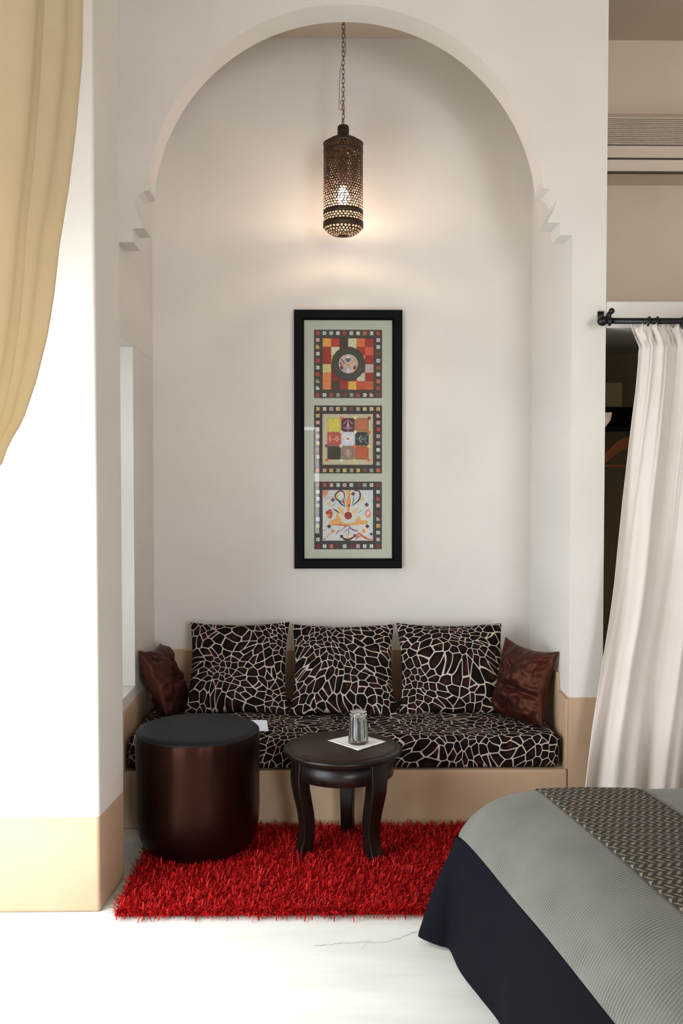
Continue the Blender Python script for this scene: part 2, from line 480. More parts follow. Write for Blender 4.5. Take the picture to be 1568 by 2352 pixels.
# left wall: door recess, projecting pier, window in the niche part
b = bmesh.new()
prism(b, [(-0.787, 3.29), (-0.762, 3.58), (-0.83, 3.60), (XL, 3.66), (XO, 3.66), (XO, 3.29)], 0, ZC)
obj_l = obj('wall_left', b, M_walll, bevel=0.012, seg=3); struct(obj_l)
b = bmesh.new()
box(b, (XO, 1.0, 3.3), (-0.787, 3.289, ZC))
box(b, (XO, 1.0, 2.15), (XO + 0.12, 3.289, 3.299))
box(b, (XO, -3.0, 0), (-0.787, 0.999, ZC))
struct(obj('wall_left_door_side', b, M_walll))
b = bmesh.new()
box(b, (XO, 3.661, 0), (XL, 5.05, 0.555)); box(b, (XO, 3.661, 2.108), (XL, 5.05, ZC))
box(b, (XO, 4.385, 0.556), (XL, 5.05, 2.107)); box(b, (XO, 3.661, 0.556), (XL, 3.78, 2.107))
struct(obj('wall_left_niche', b, M_wall))
# window frame and pane in that opening, door frame in the outer plane of the door recess
b = bmesh.new()
for z0, z1 in ((0.556, 0.60), (2.06, 2.107), (1.30, 1.34)): box(b, (XO + .03, 3.78, z0), (XO + .08, 4.385, z1))
for y0, y1 in ((3.78, 3.825), (4.34, 4.385)): box(b, (XO + .03, y0, 0.60), (XO + .08, y1, 2.06))
wf = obj('window_1', b, M_white_card); struct(wf)
b = bmesh.new(); box(b, (XO + .052, 3.825, 0.6), (XO + .056, 4.34, 2.06)); obj('pane', b, M_glass, wf)
b = bmesh.new()
for y0, y1 in ((1.0, 1.06), (3.228, 3.288)): box(b, (XO - .05, y0, 0), (XO, y1, 2.15))
box(b, (XO - .05, 1.06, 2.09), (XO, 3.228, 2.15))
struct(obj('door_1', b, M_white_card))
# niche rear wall, right wall of the niche, closet
b = bmesh.new(); box(b, (XL, YB, 0), (XR + 0.05, YB + 0.15, ZC)); struct(obj('wall_niche_rear', b, M_wall))
b = bmesh.new(); box(b, (XR, YW + T, 0), (XP, YB + 0.15, ZC)); struct(obj('wall_niche_right', b, M_wall))

# arch wall outline measured on its front plane
def P(px, py): q = onY(px, py, YW); return (q.x, q.z)
AC = (0.0825, 2.655); AR = 0.838
L = []
zl = P(276, 556)[1]
L += [(XL, zl), (P(306, 556)[0], zl), P(306, 525), P(331, 524), P(311, 478)]
cv = [P(311, 478), P(310, 462), P(316, 448), P(328, 440), P(343, 437)]
L += cv[1:]
a0 = math.atan2(P(343, 437)[1] - AC[1], P(343, 437)[0] - AC[0])
a1 = math.atan2(P(1246, 431)[1] - AC[1], P(1246, 431)[0] - AC[0])
for i in range(1, 96):
    a = a0 + (a1 - a0) * i / 96
    L.append((AC[0] + AR * cos(a), AC[1] + AR * sin(a)))
zr = P(1312, 540)[1]
L += [P(1246, 431), P(1263, 434), P(1274, 444), P(1279, 458), P(1275, 475), P(1256, 511), P(1285, 511), (P(1286, 540)[0], zr), (XR, zr)]
L += [(XR, 0), (XP, 0), (XP, ZC), (XL, ZC)]
b = bmesh.new(); prismY(b, L, YW, YW + T)
struct(obj('wall_far', b, M_wallr))
# upper recess with lintel slab above the closet
b = bmesh.new(); box(b, (XP, YW, 2.147), (XE, YB, 2.262)); struct(obj('trim_1', b, M_wall, bevel=0.008))
b = bmesh.new(); box(b, (XP, YB, 2.262), (XE, YB + 0.15, ZC)); struct(obj('wall_recess_rear', b, M_recess))
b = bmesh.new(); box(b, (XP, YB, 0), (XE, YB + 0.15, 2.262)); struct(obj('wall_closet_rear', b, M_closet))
b = bmesh.new(); box(b, (XE, -3.0, 0), (XE + 0.1, 5.05, ZC)); struct(obj('wall_right', b, M_wall))
# wall behind the camera with a window opening and an added opening for the fill light
b = bmesh.new()
x0, x1 = -0.787, XE
W1 = (-0.72, -0.10, 0.45, 2.22); W2 = (1.15, 2.35, 0.5, 2.45)
box(b, (x0 - .49, -3.3, 0), (W1[0], -3.0, ZC)); box(b, (W1[1], -3.3, 0), (W2[0], -3.0, ZC)); box(b, (W2[1], -3.3, 0), (x1, -3.0, ZC))
for W in (W1, W2):
    box(b, (W[0], -3.3, 0), (W[1], -3.0, W[2])); box(b, (W[0], -3.3, W[3]), (W[1], -3.0, ZC))
struct(obj('wall_behind_camera', b, M_wall))

# added blind behind the camera; its edge gap shapes the light mirrored in the picture
b = bmesh.new(); box(b, (W1[0] + .01, -3.02, W1[2] + .01), (W1[1] - .055, -3.012, W1[3] - .055))
o = obj('reflection_blind', b, None); M_blind = NT('pale_blind_cloth')
tl = M_blind.n('ShaderNodeBsdfTranslucent'); tl.inputs[0].default_value = rgb(226, 228, 214)
mx = M_blind.n('ShaderNodeMixShader'); mx.inputs[0].default_value = 0.6
M_blind.setb(Base_Color=rgb(220, 220, 206), Roughness=0.9)
M_blind.l(M_blind.b.outputs[0], mx.inputs[1]); M_blind.l(tl.outputs[0], mx.inputs[2]); M_blind.l(mx.outputs[0], M_blind.out.inputs[0])
o.data.materials.append(M_blind.m)
tag(o, 'added pale cloth blind, unseen, shaping the window light mirrored in the picture glass', 'blind')

# hairline crack in the floor
b = bmesh.new()
def crack(pix, wd):
    pts = [onZ(x, y, 0.0006) for x, y in pix]
    fine = []
    for p, q in zip(pts, pts[1:]):
        for k in range(6): fine.append(p.lerp(q, k / 6) + Vector((random.uniform(-.002, .002), random.uniform(-.006, .006), 0)))
    fine.append(pts[-1])
    for p, q in zip(fine, fine[1:]):
        ww = wd * random.uniform(.3, 1)
        b.faces.new([b.verts.new(v) for v in (p + Vector((0, -ww, 0)), q + Vector((0, -ww, 0)), q + Vector((0, ww, 0)), p + Vector((0, ww, 0)))])
crack([(958, 2137), (935, 2148), (910, 2156), (885, 2163), (860, 2166), (838, 2163), (820, 2166), (800, 2166), (770, 2168), (720, 2172)], 0.0014)
crack([(862, 2166), (845, 2160), (836, 2172), (828, 2182)], 0.001)
ck = obj('trim_2', b, M_crack); struct(ck)

# ------------------------------------------------------------------ masonry bench filling the niche
bench = empty('masonry_bench', (0.08, 4.4, 0), 'built-in beige plaster bench filling the arched niche under the patterned mattress', 'bench')
def shift(bm, o):
    for v in bm.verts: v.co -= o.location
b = bmesh.new(); box(b, (XL + .002, YW + .004, 0.0), (XR - .002, YB - .002, 0.25)); shift(b, bench)
obj('seat_base', b, M_beige, bench, bevel=0.01, seg=3)
b = bmesh.new(); box(b, (XL + .002, YB - 0.03, 0.2505), (XR - .002, YB - .002, 0.637)); shift(b, bench)
obj('rear_wainscot', b, M_beige, bench, bevel=0.006)
b = bmesh.new()
prismp = [(YW + 0.012, 0.2505), (YW + 0.012, 0.555), (YW + 0.15, 0.565), (YW + 0.165, 0.60), (YW + 0.17, 0.64), (YB - .031, 0.637), (YB - .031, 0.2505)]
a_ = [b.verts.new((XR - 0.012, y, z)) for y, z in prismp]; c_ = [b.verts.new((XR - 0.001, y, z)) for y, z in prismp]
b.faces.new(a_); b.faces.new(c_[::-1])
for i in range(len(prismp)): b.faces.new((a_[i], c_[i], c_[(i + 1) % 7], a_[(i + 1) % 7]))
shift(b, bench); obj('side_wainscot', b, M_beige, bench)
b = bmesh.new(); box(b, (XL + .001, YW + .01, 0.2505), (XL + 0.012, YB - .031, 0.50)); shift(b, bench)
obj('side_wainscot', b, M_beige, bench)

# ------------------------------------------------------------------ bench mattress
def rounded_block(bm, x0, x1, y0, y1, z0, z1, r, nx=90, ny=36, nz=10, f=None):
    """cube grid whose edges are rounded with radius r"""
    cx, cy, cz = (x0 + x1) / 2, (y0 + y1) / 2, (z0 + z1) / 2
    hx, hy, hz = (x1 - x0) / 2, (y1 - y0) / 2, (z1 - z0) / 2
    cache = {}
    def vert(p):
        k = (round(p[0], 5), round(p[1], 5), round(p[2], 5))
        if k in cache: return cache[k]
        q = Vector(p)
        inner = Vector((max(-hx + r, min(hx - r, q.x)), max(-hy + r, min(hy - r, q.y)), max(-hz + r, min(hz - r, q.z))))
        d = q - inner
        if d.length > 1e-7: q = inner + d.normalized() * r
        q += Vector((cx, cy, cz))
        if f: q = f(q, d.normalized() if d.length > 1e-7 else Vector((0, 0, 1)))
        cache[k] = bm.verts.new(q); return cache[k]
    def lins(h, n):
        k = 5
        core = [-h + r + (2 * h - 2 * r) * i / n for i in range(n + 1)]
        e = [-h + r * (1 - math.tan(pi / 4 * (k - i) / k)) for i in range(k)]
        return e + core + [-v for v in reversed(e)]
    X, Y, Z = lins(hx, nx), lins(hy, ny), lins(hz, nz)
    def face(A, B, fn):
        for i in range(len(A) - 1):
            for j in range(len(B) - 1):
                vs = [vert(fn(A[i], B[j])), vert(fn(A[i + 1], B[j])), vert(fn(A[i + 1], B[j + 1])), vert(fn(A[i], B[j + 1]))]
                if len(set(vs)) == 4:
                    try: bm.faces.new(vs)
                    except ValueError: pass
    for s in (-1, 1):
        face(X, Y, lambda a, c: (a, c, s * hz)); face(X, Z, lambda a, c: (a, s * hy, c)); face(Y, Z, lambda a, c: (s * hx, a, c))
def mat_f(q, n):
    top = max(0, (q.z - 0.30) / 0.09)
    w_ = 0.006 * sin(q.x * 7 + 1) * cos(q.y * 5) + 0.010 * (noise.noise(Vector((q.x * 3.5, q.y * 4, 1))))
    edge = 0.0045 * sin(q.x * 95 + 3 * noise.noise(Vector((q.x * 9, 0, 0)))) * math.exp(-((q.z - 0.375) / 0.03) ** 2) if q.y < 4.25 else 0
    sag = -0.008 * math.exp(-((q.x - 0.1) / 0.4) ** 2)
    return q + Vector((0, -edge * 0.8 + 0.004 * noise.noise(Vector((q.x * 6, q.z * 12, 3))), min(1, top) * (w_ + sag) + edge * .5 * top))
b = bmesh.new(); rounded_block(b, XL + 0.018, XR - 0.03, YW + 0.012, YB - 0.04, 0.2515, 0.40, 0.035, f=mat_f)
o = obj('bench_mattress', b, M_gir, smooth=True)
tag(o, 'long animal-print bench mattress lying on the built-in niche bench', 'mattress')

# ------------------------------------------------------------------ pillows
def pillow_bm(W, H, D, seed, n=40, wr=0.006, pull=0.085, fold=None):
    bm = bmesh.new()
    def side(s):
        def fn(u, v):
            x = u * 2 - 1; y = v * 2 - 1
            ex, ey = 1 - abs(x) ** 2.4, 1 - abs(y) ** 2.4
            th = D / 2 * (max(0, ex) ** 0.62) * (max(0, ey) ** 0.62)
            X = W / 2 * x * (1 - pull * (1 - y * y)); Z = H / 2 * y * (1 - pull * (1 - x * x))
            nn = noise.noise(Vector((x * 2.2 + seed, y * 2.2, s * 3))) * wr * 2 + noise.noise(Vector((x * 6 + seed, y * 6, s * 3))) * wr
            # radial puckers out of the corners
            k = min(1, th / (D * .2))
            rx = abs(x); ry = abs(y)
            ang = math.atan2(1.05 - ry, 1.05 - rx); rad = sqrt((1.05 - rx) ** 2 + (1.05 - ry) ** 2)
            nn += 0.006 * sin(ang * 13 + seed) * math.exp(-rad * 2.6)
            Y = s * th + nn * k
            p = Vector((X, Y, Z))
            if fold: p = fold(p, x, y, s)
            return p
        return fn
    grid(bm, n, n, side(1)); grid(bm, n, n, side(-1))
    bmesh.ops.remove_doubles(bm, verts=bm.verts, dist=0.0004)
    return bm
def sub1(o):
    m = o.modifiers.new('sub', 'SUBSURF'); m.levels = 1; m.render_levels = 1
specs = [
    ((431, 1428), (664, 1640), 'left-hand large animal-print cushion leaning on the wall, on the window side', 0, 0.020),
    ((668, 1432), (908, 1652), 'middle large animal-print cushion of three on the bench, straight behind the drinking glass', 2.3, -0.012),
    ((913, 1430), (1161, 1645), 'right-hand large animal-print cushion, beside the reddish brown satin cushion', 5.1, -0.02),
]
for (xa, ya), (xb, yb), lab, sd, rz in specs:
    top = onY((xa + xb) / 2, (ya + 4), 4.74); bot = onY((xa + xb) / 2, yb + 6, 4.47)
    bot.z = max(bot.z, 0.385)
    wd = (onY(xb, ya, 4.66) - onY(xa, ya, 4.66)).x
    ax = top - bot
    H = ax.length
    bm = pillow_bm(wd * 1.01, H * 1.02, 0.15, sd, 44)
    o = obj('cushion', bm, M_gir_cushion, smooth=True); sub1(o)
    tilt = math.atan2(ax.y, ax.z)
    o.rotation_euler = (-tilt, 0, rz)
    o.location = (top + bot) / 2
    o.location.z += 0.006
    tag(o, lab, 'cushion')

def crumple(amp):
    def f(p, x, y, s):
        p.y += amp * math.exp(-((y + 0.12 + 0.25 * x * x) / 0.10) ** 2) * -s * (1 - x * x)
        p.z += 0.02 * (1 - y) * x * x
        return p
    return f
# left dark cushion, leaning towards the window wall, seen nearly edge-on
bm = pillow_bm(0.36, 0.37, 0.15, 9.0, 40, 0.012, 0.14, crumple(0.02))
o = obj('satin_cushion', bm, M_satin, smooth=True); sub1(o)
o.rotation_euler = (math.radians(-25), math.radians(4), math.radians(83))
o.location = (-0.768, 4.53, 0.545)
tag(o, 'black-brown satin cushion propped in the left corner of the bench by the window', 'cushion')
# right reddish cushion
bm = pillow_bm(0.36, 0.39, 0.15, 4.0, 40, 0.012, 0.15, crumple(0.03))
o = obj('satin_cushion', bm, M_satin, smooth=True); sub1(o)
o.rotation_euler = (math.radians(-14), math.radians(3), math.radians(-58))
o.location = (0.900, 4.37, 0.560)
tag(o, 'reddish brown satin cushion propped in the right corner of the bench', 'cushion')

# folded paper on the mattress
pc = onZ(582, 1668, 0.42)
b = bmesh.new()
pp = [Vector((-.075, -.035, 0.0)), Vector((.055, -.045, 0.0)), Vector((.045, .035, 0.028)), Vector((-.085, .04, 0.03)), Vector((.05, .085, 0.002)), Vector((-.07, .085, 0.002))]
vs = [b.verts.new(p) for p in pp]
b.faces.new((vs[0], vs[1], vs[2], vs[3])); b.faces.new((vs[3], vs[2], vs[4], vs[5]))
o = obj('folded_paper', b, M_paper, solid=0.0012)
o.location = (pc.x + .012, pc.y, 0.409); o.rotation_euler.z = 0.05
tag(o, 'small folded white paper lying on the patterned mattress beside the pouf', 'paper')

# ------------------------------------------------------------------ picture
a = onY(675, 711, 4.86); c = onY(924, 711, 4.86); d = onY(675, 1306, 4.86)
PW, PH = c.x - a.x, a.z - d.z
pic = empty('framed_picture', ((a.x + c.x) / 2, YB - 0.002, (a.z + d.z) / 2), 'tall black-framed picture with three square mosaic prints on the niche wall', 'picture')
fw = 0.050
b = bmesh.new()
def barxz(x0, x1, z0, z1, y0=-0.032, y1=0): box(b, (x0, y0, z0), (x1, y1, z1))
# mitred frame with a sloping inner lip
out = [(-PW/2, -PH/2), (PW/2, -PH/2), (PW/2, PH/2), (-PW/2, PH/2)]
def inset(k): return [(sx * (PW / 2 - k), sz * (PH / 2 - k)) for sx, sz in ((-1, -1), (1, -1), (1, 1), (-1, 1))]
rings = [(0, 0), (0, -0.028), (0.004, -0.032), (fw - .010, -0.030), (fw, -0.020), (fw, -0.004)]
R = [[b.verts.new((x, y, z)) for x, z in inset(k)] for k, y in rings]
for A, B in zip(R, R[1:]):
    for i in range(4): b.faces.new((A[i], A[(i + 1) % 4], B[(i + 1) % 4], B[i]))
obj('frame', b, M_black, pic)
b = bmesh.new(); box(b, (-PW/2 + .02, -0.008, -PH/2 + .02), (PW/2 - .02, -0.004, PH/2 - .02)); mount = obj('mount_board', b, M_mat, pic)
b = bmesh.new(); box(b, (-PW/2 + fw - .002, -0.0195, -PH/2 + fw - .002), (PW/2 - fw + .002, -0.0180, PH/2 - fw + .002)); obj('glass_pane', b, M_glass, pic)

def K(c): return rgb(c[0], c[1], c[2], 1.45)
class Art:
    def __init__(s, size): s.v = []; s.f = []; s.c = []; s.s = size; s.lay = 0
    def poly(s, pts, col):
        s.lay += 1
        y = -0.0002 - s.lay * 0.000012
        b0 = len(s.v)
        s.v += [((x - .5) * s.s, y, (.5 - z) * s.s) for x, z in pts]
        s.f.append(tuple(range(b0, b0 + len(pts)))); s.c.append(K(col))
    def rect(s, x0, y0, x1, y1, col): s.poly([(x0, y0), (x0, y1), (x1, y1), (x1, y0)], col)
    def sq(s, x, y, h, col, rot=0.0):
        s.poly([(x + h * 1.414 * cos(rot + pi / 4 + k * pi / 2), y + h * 1.414 * sin(rot + pi / 4 + k * pi / 2)) for k in range(4)], col)
    def disc(s, x, y, rx, col, ry=None, n=28, rot=0):
        ry = ry or rx
        pts = []
        for k in range(n):
            a = 2 * pi * k / n; u, v = rx * cos(a), ry * sin(a)
            pts.append((x + u * cos(rot) - v * sin(rot), y + u * sin(rot) + v * cos(rot)))
        s.poly(pts, col)
    def stroke(s, pts, wd, col, taper=True):
        # Catmull-Rom through the points, drawn as one ribbon
        q = []
        P_ = [pts[0]] + list(pts) + [pts[-1]]
        for i in range(1, len(P_) - 2):
            for k in range(6):
                t = k / 6; p0, p1, p2, p3 = P_[i - 1], P_[i], P_[i + 1], P_[i + 2]
                q.append(tuple(0.5 * (2 * p1[j] + (p2[j] - p0[j]) * t + (2 * p0[j] - 5 * p1[j] + 4 * p2[j] - p3[j]) * t * t + (3 * p1[j] - p0[j] - 3 * p2[j] + p3[j]) * t ** 3) for j in (0, 1)))
        q.append(pts[-1])
        s.lay += 1; y = -0.0002 - s.lay * 0.000012
        N = len(q); b0 = len(s.v)
        for i, p in enumerate(q):
            a = q[max(0, i - 1)]; c = q[min(N - 1, i + 1)]
            dx, dy = c[0] - a[0], c[1] - a[1]; l = sqrt(dx * dx + dy * dy) or 1
            w_ = wd * (0.25 + 0.75 * sin(pi * (i + .5) / N)) if taper else wd
            for sg in (-1, 1):
                s.v.append(((p[0] - dy / l * w_ * sg - .5) * s.s, y, (.5 - p[1] - dx / l * w_ * sg) * s.s))
        for i in range(N - 1):
            k = b0 + 2 * i; s.f.append((k, k + 1, k + 3, k + 2)); s.c.append(K(col))
    def build(s, name, parent, loc):
        me = bpy.data.meshes.new(name); me.from_pydata(s.v, [], s.f)
        at = me.color_attributes.new('paint', 'FLOAT_COLOR', 'CORNER')
        i = 0
        for p, c in zip(me.polygons, s.c):
            for _ in range(p.loop_total): at.data[i].color = c; i += 1
        o = link(name, me, M_art, parent); o.location = loc; return o
WH, RD, OR, YE, DR, GR, PK, BR = (190, 190, 178), (176, 52, 36), (196, 92, 44), (196, 158, 84), (90, 20, 22), (150, 150, 135), (190, 150, 145), (110, 58, 40)
def border(A, bg, cols):
    A.rect(0, 0, 1, 1, bg)
    rng = random.Random(len(cols) + bg[0])
    pos = [(i, 0) for i in range(10)] + [(9, j) for j in range(1, 9)] + [(i, 9) for i in range(9, -1, -1)] + [(0, j) for j in range(8, 0, -1)]
    for k, (i, j) in enumerate(pos):
        x = .055 + i * .0988; y = .05 + j * .1005
        c = cols[k % len(cols)]
        A.sq(x, y, .026, c, rng.uniform(-.06, .06))
        m = rng.random()
        if m < .35: A.sq(x + rng.uniform(-.006, .006), y, .011, tuple(int(v * .78) for v in c))
        elif m < .5: A.poly([(x + .026, y - .026), (x + .002, y - .026), (x + .026, y + .012)], bg)
        elif m < .6: A.disc(x, y, .009, (90, 40, 60))
        if m > .8: A.poly([(x - .027, y - .012), (x - .027, y + .012), (x - .012, y)], bg)
# print 1: coloured squares round a dark ring
A1 = Art(0.345)
border(A1, (48, 47, 40), [RD, WH, WH, WH, RD, WH, WH, OR, WH, RD, WH, WH, BR, WH, RD, WH, OR, RD, BR, PK, WH, RD, GR, BR, GR, RD, WH, RD, WH, GR, RD, WH, RD, WH, YE, PK])
A1.rect(.12, .118, .885, .888, (42, 32, 26))
CR, LY, MR, DK = (190, 186, 155), (190, 176, 112), (142, 30, 22), (56, 32, 28)
G = [[(203, 146, 66), (165, 38, 26), DK, CR, (192, 100, 54), MR],
     [MR, CR, (100, 22, 20), CR, (152, 42, 26), (192, 78, 46)],
     [MR, (200, 155, 78), DR, DR, (212, 165, 84), (142, 18, 22)],
     [LY, (112, 22, 20), DR, DR, (120, 22, 20), (165, 156, 146)],
     [(196, 116, 62), (112, 22, 20), (125, 24, 20), (125, 24, 20), (176, 180, 150), (140, 26, 20)],
     [(196, 116, 62), (50, 38, 32), (138, 26, 18), (200, 156, 56), (176, 66, 36), (176, 82, 46)]]
for j in range(6):
    for i in range(6):
        x = .128 + i * .1247; y = .126 + j * .1257
        A1.rect(x, y, x + .122, y + .123, G[j][i])
A1.disc(.504, .497, .248, (22, 22, 20), n=40); A1.disc(.504, .497, .238, (50, 53, 43), n=40)
A1.disc(.504, .497, .152, (20, 22, 20), n=36); A1.disc(.504, .497, .142, (176, 156, 146), n=36)
A1.stroke([(.40, .42), (.43, .47), (.46, .5)], .012, (120, 90, 80)); A1.stroke([(.61, .43), (.58, .47), (.54, .5)], .014, (186, 140, 80))
A1.disc(.50, .445, .030, (36, 74, 98), .026); A1.disc(.475, .432, .016, (60, 96, 120)); A1.disc(.527, .432, .016, (60, 96, 120)); A1.poly([(.47, .40), (.50, .38), (.53, .40), (.50, .42)], (196, 200, 205))
A1.disc(.408, .555, .020, (110, 30, 24), .032, rot=-.3); A1.disc(.598, .553, .020, (120, 32, 24), .030, rot=.4)
A1.disc(.505, .60, .03, (190, 186, 200), .035); A1.disc(.505, .517, .014, (180, 84, 36)); A1.disc(.45, .57, .03, (150, 140, 150), .018, rot=.4); A1.disc(.56, .60, .018, (205, 170, 110), .03, rot=-.4)
A1.stroke([(.38, .47), (.40, .50), (.42, .52)], .01, (120, 40, 60)); A1.disc(.44, .42, .02, (206, 176, 130), .014); A1.disc(.565, .42, .02, (196, 170, 130), .014)
# print 2: nine tiles on cream
A2 = Art(0.345)
border(A2, (32, 27, 26), [YE, CR, PK, LY, GR, BR, GR, LY, CR, YE, PK, PK, RD, PK, PK, WH, GR, GR, OR, GR, BR, YE, GR, LY, GR, YE, PK, OR, BR, PK, BR, YE, PK, PK, PK, LY])
A2.rect(.123, .125, .868, .872, (168, 158, 132)); A2.rect(.14, .145, .85, .855, (176, 168, 142))
TL = [[(192, 180, 72), (76, 18, 36), (158, 98, 60)], [(166, 72, 58), (192, 196, 206), (30, 38, 38)], [(42, 40, 30), (134, 108, 92), (162, 82, 42)]]
for j in range(3):
    for i in range(3):
        x = .195 + i * .205; y = .185 + j * .205
        A2.rect(x, y, x + .2, y + .2, tuple(int(v * .92) for v in TL[j][i])); A2.rect(x + .018, y + .018, x + .182, y + .182, TL[j][i])
cx = .5
for dx in (-1, 1):
    A2.stroke([(.50, .23), (.50 + dx * .012, .29), (.50 + dx * .03, .33)], .006, (170, 140, 160))
    A2.stroke([(.50 + dx * .01, .34), (.50 + dx * .045, .335), (.50 + dx * .075, .32)], .006, (176, 140, 166))
    A2.stroke([(.50 + dx * .03, .22), (.50 + dx * .05, .26), (.50 + dx * .08, .27)], .006, (170, 140, 160))
A2.stroke([(.5, .2), (.5, .28), (.5, .37)], .010, (186, 150, 160))
A2.stroke([(.205, .495), (.28, .493), (.39, .495)], .006, (200, 140, 120)); A2.disc(.335, .49, .024, (200, 150, 130), .038); A2.disc(.335, .49, .01, (166, 72, 58), .02); A2.disc(.235, .49, .012, (200, 140, 120), .05)
A2.disc(.5, .49, .072, (172, 178, 196)); A2.disc(.5, .49, .06, (194, 198, 208)); A2.disc(.5, .49, .036, (206, 190, 160)); A2.disc(.5, .49, .018, (196, 130, 60)); A2.disc(.5, .49, .010, (50, 32, 24))
A2.stroke([(.62, .49), (.7, .49), (.79, .49)], .005, (130, 140, 135)); A2.poly([(.65, .49), (.69, .43), (.71, .49), (.69, .555)], (120, 136, 132)); A2.poly([(.67, .49), (.69, .46), (.70, .49), (.69, .52)], (34, 42, 40))
A2.stroke([(.73, .49), (.77, .44), (.80, .42)], .005, (120, 130, 126)); A2.stroke([(.73, .49), (.77, .55), (.80, .57)], .005, (120, 130, 126))
A2.disc(.5, .70, .075, (122, 98, 84), .08); A2.disc(.5, .70, .058, (146, 122, 106), .066); A2.poly([(.5, .62), (.52, .70), (.5, .76), (.48, .70)], (160, 146, 134))
A2.disc(.70, .29, .065, (172, 96, 60)); A2.disc(.70, .70, .07, (170, 82, 42)); A2.disc(.295, .70, .07, (34, 32, 28))
for x, y, c in ((.40, .185, OR), (.605, .18, (200, 190, 150)), (.81, .185, (130, 40, 36)), (.40, .39, (190, 186, 160)), (.605, .39, (196, 196, 170)), (.81, .395, OR), (.185, .595, (110, 50, 60)), (.395, .595, (190, 190, 160)), (.60, .60, OR), (.81, .60, (196, 186, 120)), (.19, .80, OR), (.40, .81, (196, 196, 176)), (.60, .81, (190, 180, 110)), (.80, .80, OR)):
    A2.sq(x, y, .022, c, .3)
# print 3: free painting on pale blue
A3 = Art(0.345)
border(A3, (28, 30, 38), [(130, 34, 34), RD, PK, (160, 180, 186), PK, WH, (90, 18, 26), GR, CR, (120, 20, 24), WH, RD, PK, (110, 18, 28), GR, YE, WH, PK, (110, 20, 26), WH, WH, PK, (90, 18, 22), WH, (70, 18, 20), OR, WH, (130, 24, 24), WH, BR, (150, 140, 60), WH, (100, 20, 24), GR, WH, WH])
A3.rect(.125, .125, .868, .872, (184, 188, 186))
PB = [(176, 190, 200), (196, 192, 178), (170, 184, 190), (200, 196, 190)]
rg = random.Random(3)
for k in range(16):
    x, y = rg.uniform(.2, .8), rg.uniform(.2, .8)
    A3.disc(x, y, rg.uniform(.03, .07), rg.choice(PB), rg.uniform(.02, .05), 14, rg.uniform(0, 3))
A3.poly([(.127, .127), (.22, .127), (.19, .19), (.14, .25)], (196, 110, 80))
A3.poly([(.22, .58), (.3, .56), (.34, .45), (.42, .60), (.5, .62), (.6, .60), (.66, .5), (.70, .57), (.8, .58), (.78, .63), (.5, .65), (.24, .64)], (198, 150, 84))
A3.poly([(.33, .36), (.42, .40), (.45, .5), (.40, .48)], (202, 160, 96)); A3.poly([(.67, .36), (.58, .42), (.56, .5), (.60, .48)], (196, 176, 120))
A3.poly([(.47, .13), (.54, .13), (.53, .22), (.54, .30), (.52, .44), (.49, .44), (.47, .30), (.49, .22)], (202, 130, 50))
A3.poly([(.48, .14), (.53, .14), (.52, .20), (.49, .20)], (204, 160, 70))
A3.stroke([(.46, .36), (.42, .30), (.34, .27), (.31, .20), (.37, .14), (.43, .15), (.45, .22), (.46, .30)], .012, (96, 22, 34))
A3.stroke([(.46, .37), (.40, .33), (.35, .27), (.32, .24)], .011, (30, 20, 28))
A3.stroke([(.55, .36), (.62, .31), (.67, .25), (.68, .19), (.66, .14), (.60, .14)], .012, (34, 20, 30)); A3.stroke([(.59, .135), (.63, .13), (.66, .15)], .010, (110, 20, 44))
A3.stroke([(.42, .23), (.43, .28), (.45, .34)], .009, (100, 30, 60)); A3.stroke([(.58, .22), (.58, .28), (.56, .33)], .008, (90, 90, 110))
A3.disc(.35, .22, .030, (186, 170, 80), .035); A3.disc(.39, .22, .035, (190, 196, 190), .05)
A3.sq(.515, .35, .014, (70, 28, 60))
A3.disc(.502, .502, .064, (206, 190, 150)); A3.disc(.502, .502, .058, (134, 20, 20))
A3.disc(.232, .475, .038, (162, 60, 36), .07); A3.disc(.195, .46, .026, (150, 40, 30), .03); A3.disc(.21, .50, .022, (206, 130, 40), .026)
A3.disc(.795, .475, .042, (196, 110, 96), .065); A3.disc(.795, .48, .022, (206, 190, 180), .045); A3.disc(.80, .51, .020, (206, 130, 50), .025)
A3.stroke([(.28, .405), (.33, .43), (.375, .47)], .010, (24, 22, 28)); A3.stroke([(.65, .47), (.68, .44), (.70, .42)], .004, (80, 70, 100))
for x, y, c in ((.275, .27, (84, 24, 34)), (.575, .18, (84, 56, 40)), (.775, .34, (84, 30, 30)), (.22, .66, (70, 20, 26)), (.785, .66, (70, 22, 26)), (.275, .73, (196, 120, 96))): A3.sq(x, y, .024, c, .75)
A3.disc(.215, .33, .025, (204, 168, 70)); A3.disc(.72, .26, .024, (200, 166, 80), .03); A3.disc(.73, .73, .022, (206, 140, 50), .034)
A3.stroke([(.27, .635), (.4, .64), (.5, .655)], .009, (170, 60, 36))
A3.stroke([(.51, .64), (.54, .69), (.6, .72), (.66, .735)], .009, (110, 26, 50)); A3.stroke([(.50, .65), (.45, .67), (.38, .74)], .006, (120, 60, 80)); A3.stroke([(.515, .67), (.51, .73), (.50, .79)], .006, (70, 50, 100)); A3.stroke([(.51, .69), (.47, .72), (.43, .77)], .005, (90, 90, 130))
A3.stroke([(.39, .80), (.45, .85), (.52, .855), (.59, .81)], .018, (46, 18, 26)); A3.sq(.405, .81, .022, (46, 20, 26)); A3.sq(.60, .80, .020, (60, 18, 26)); A3.disc(.50, .81, .03, (206, 170, 90), .024); A3.disc(.535, .805, .022, (200, 200, 205), .014)
A3.stroke([(.60, .83), (.66, .77), (.72, .81), (.80, .85), (.86, .86)], .016, (186, 84, 50)); A3.stroke([(.62, .86), (.64, .82), (.69, .80)], .01, (176, 60, 36))
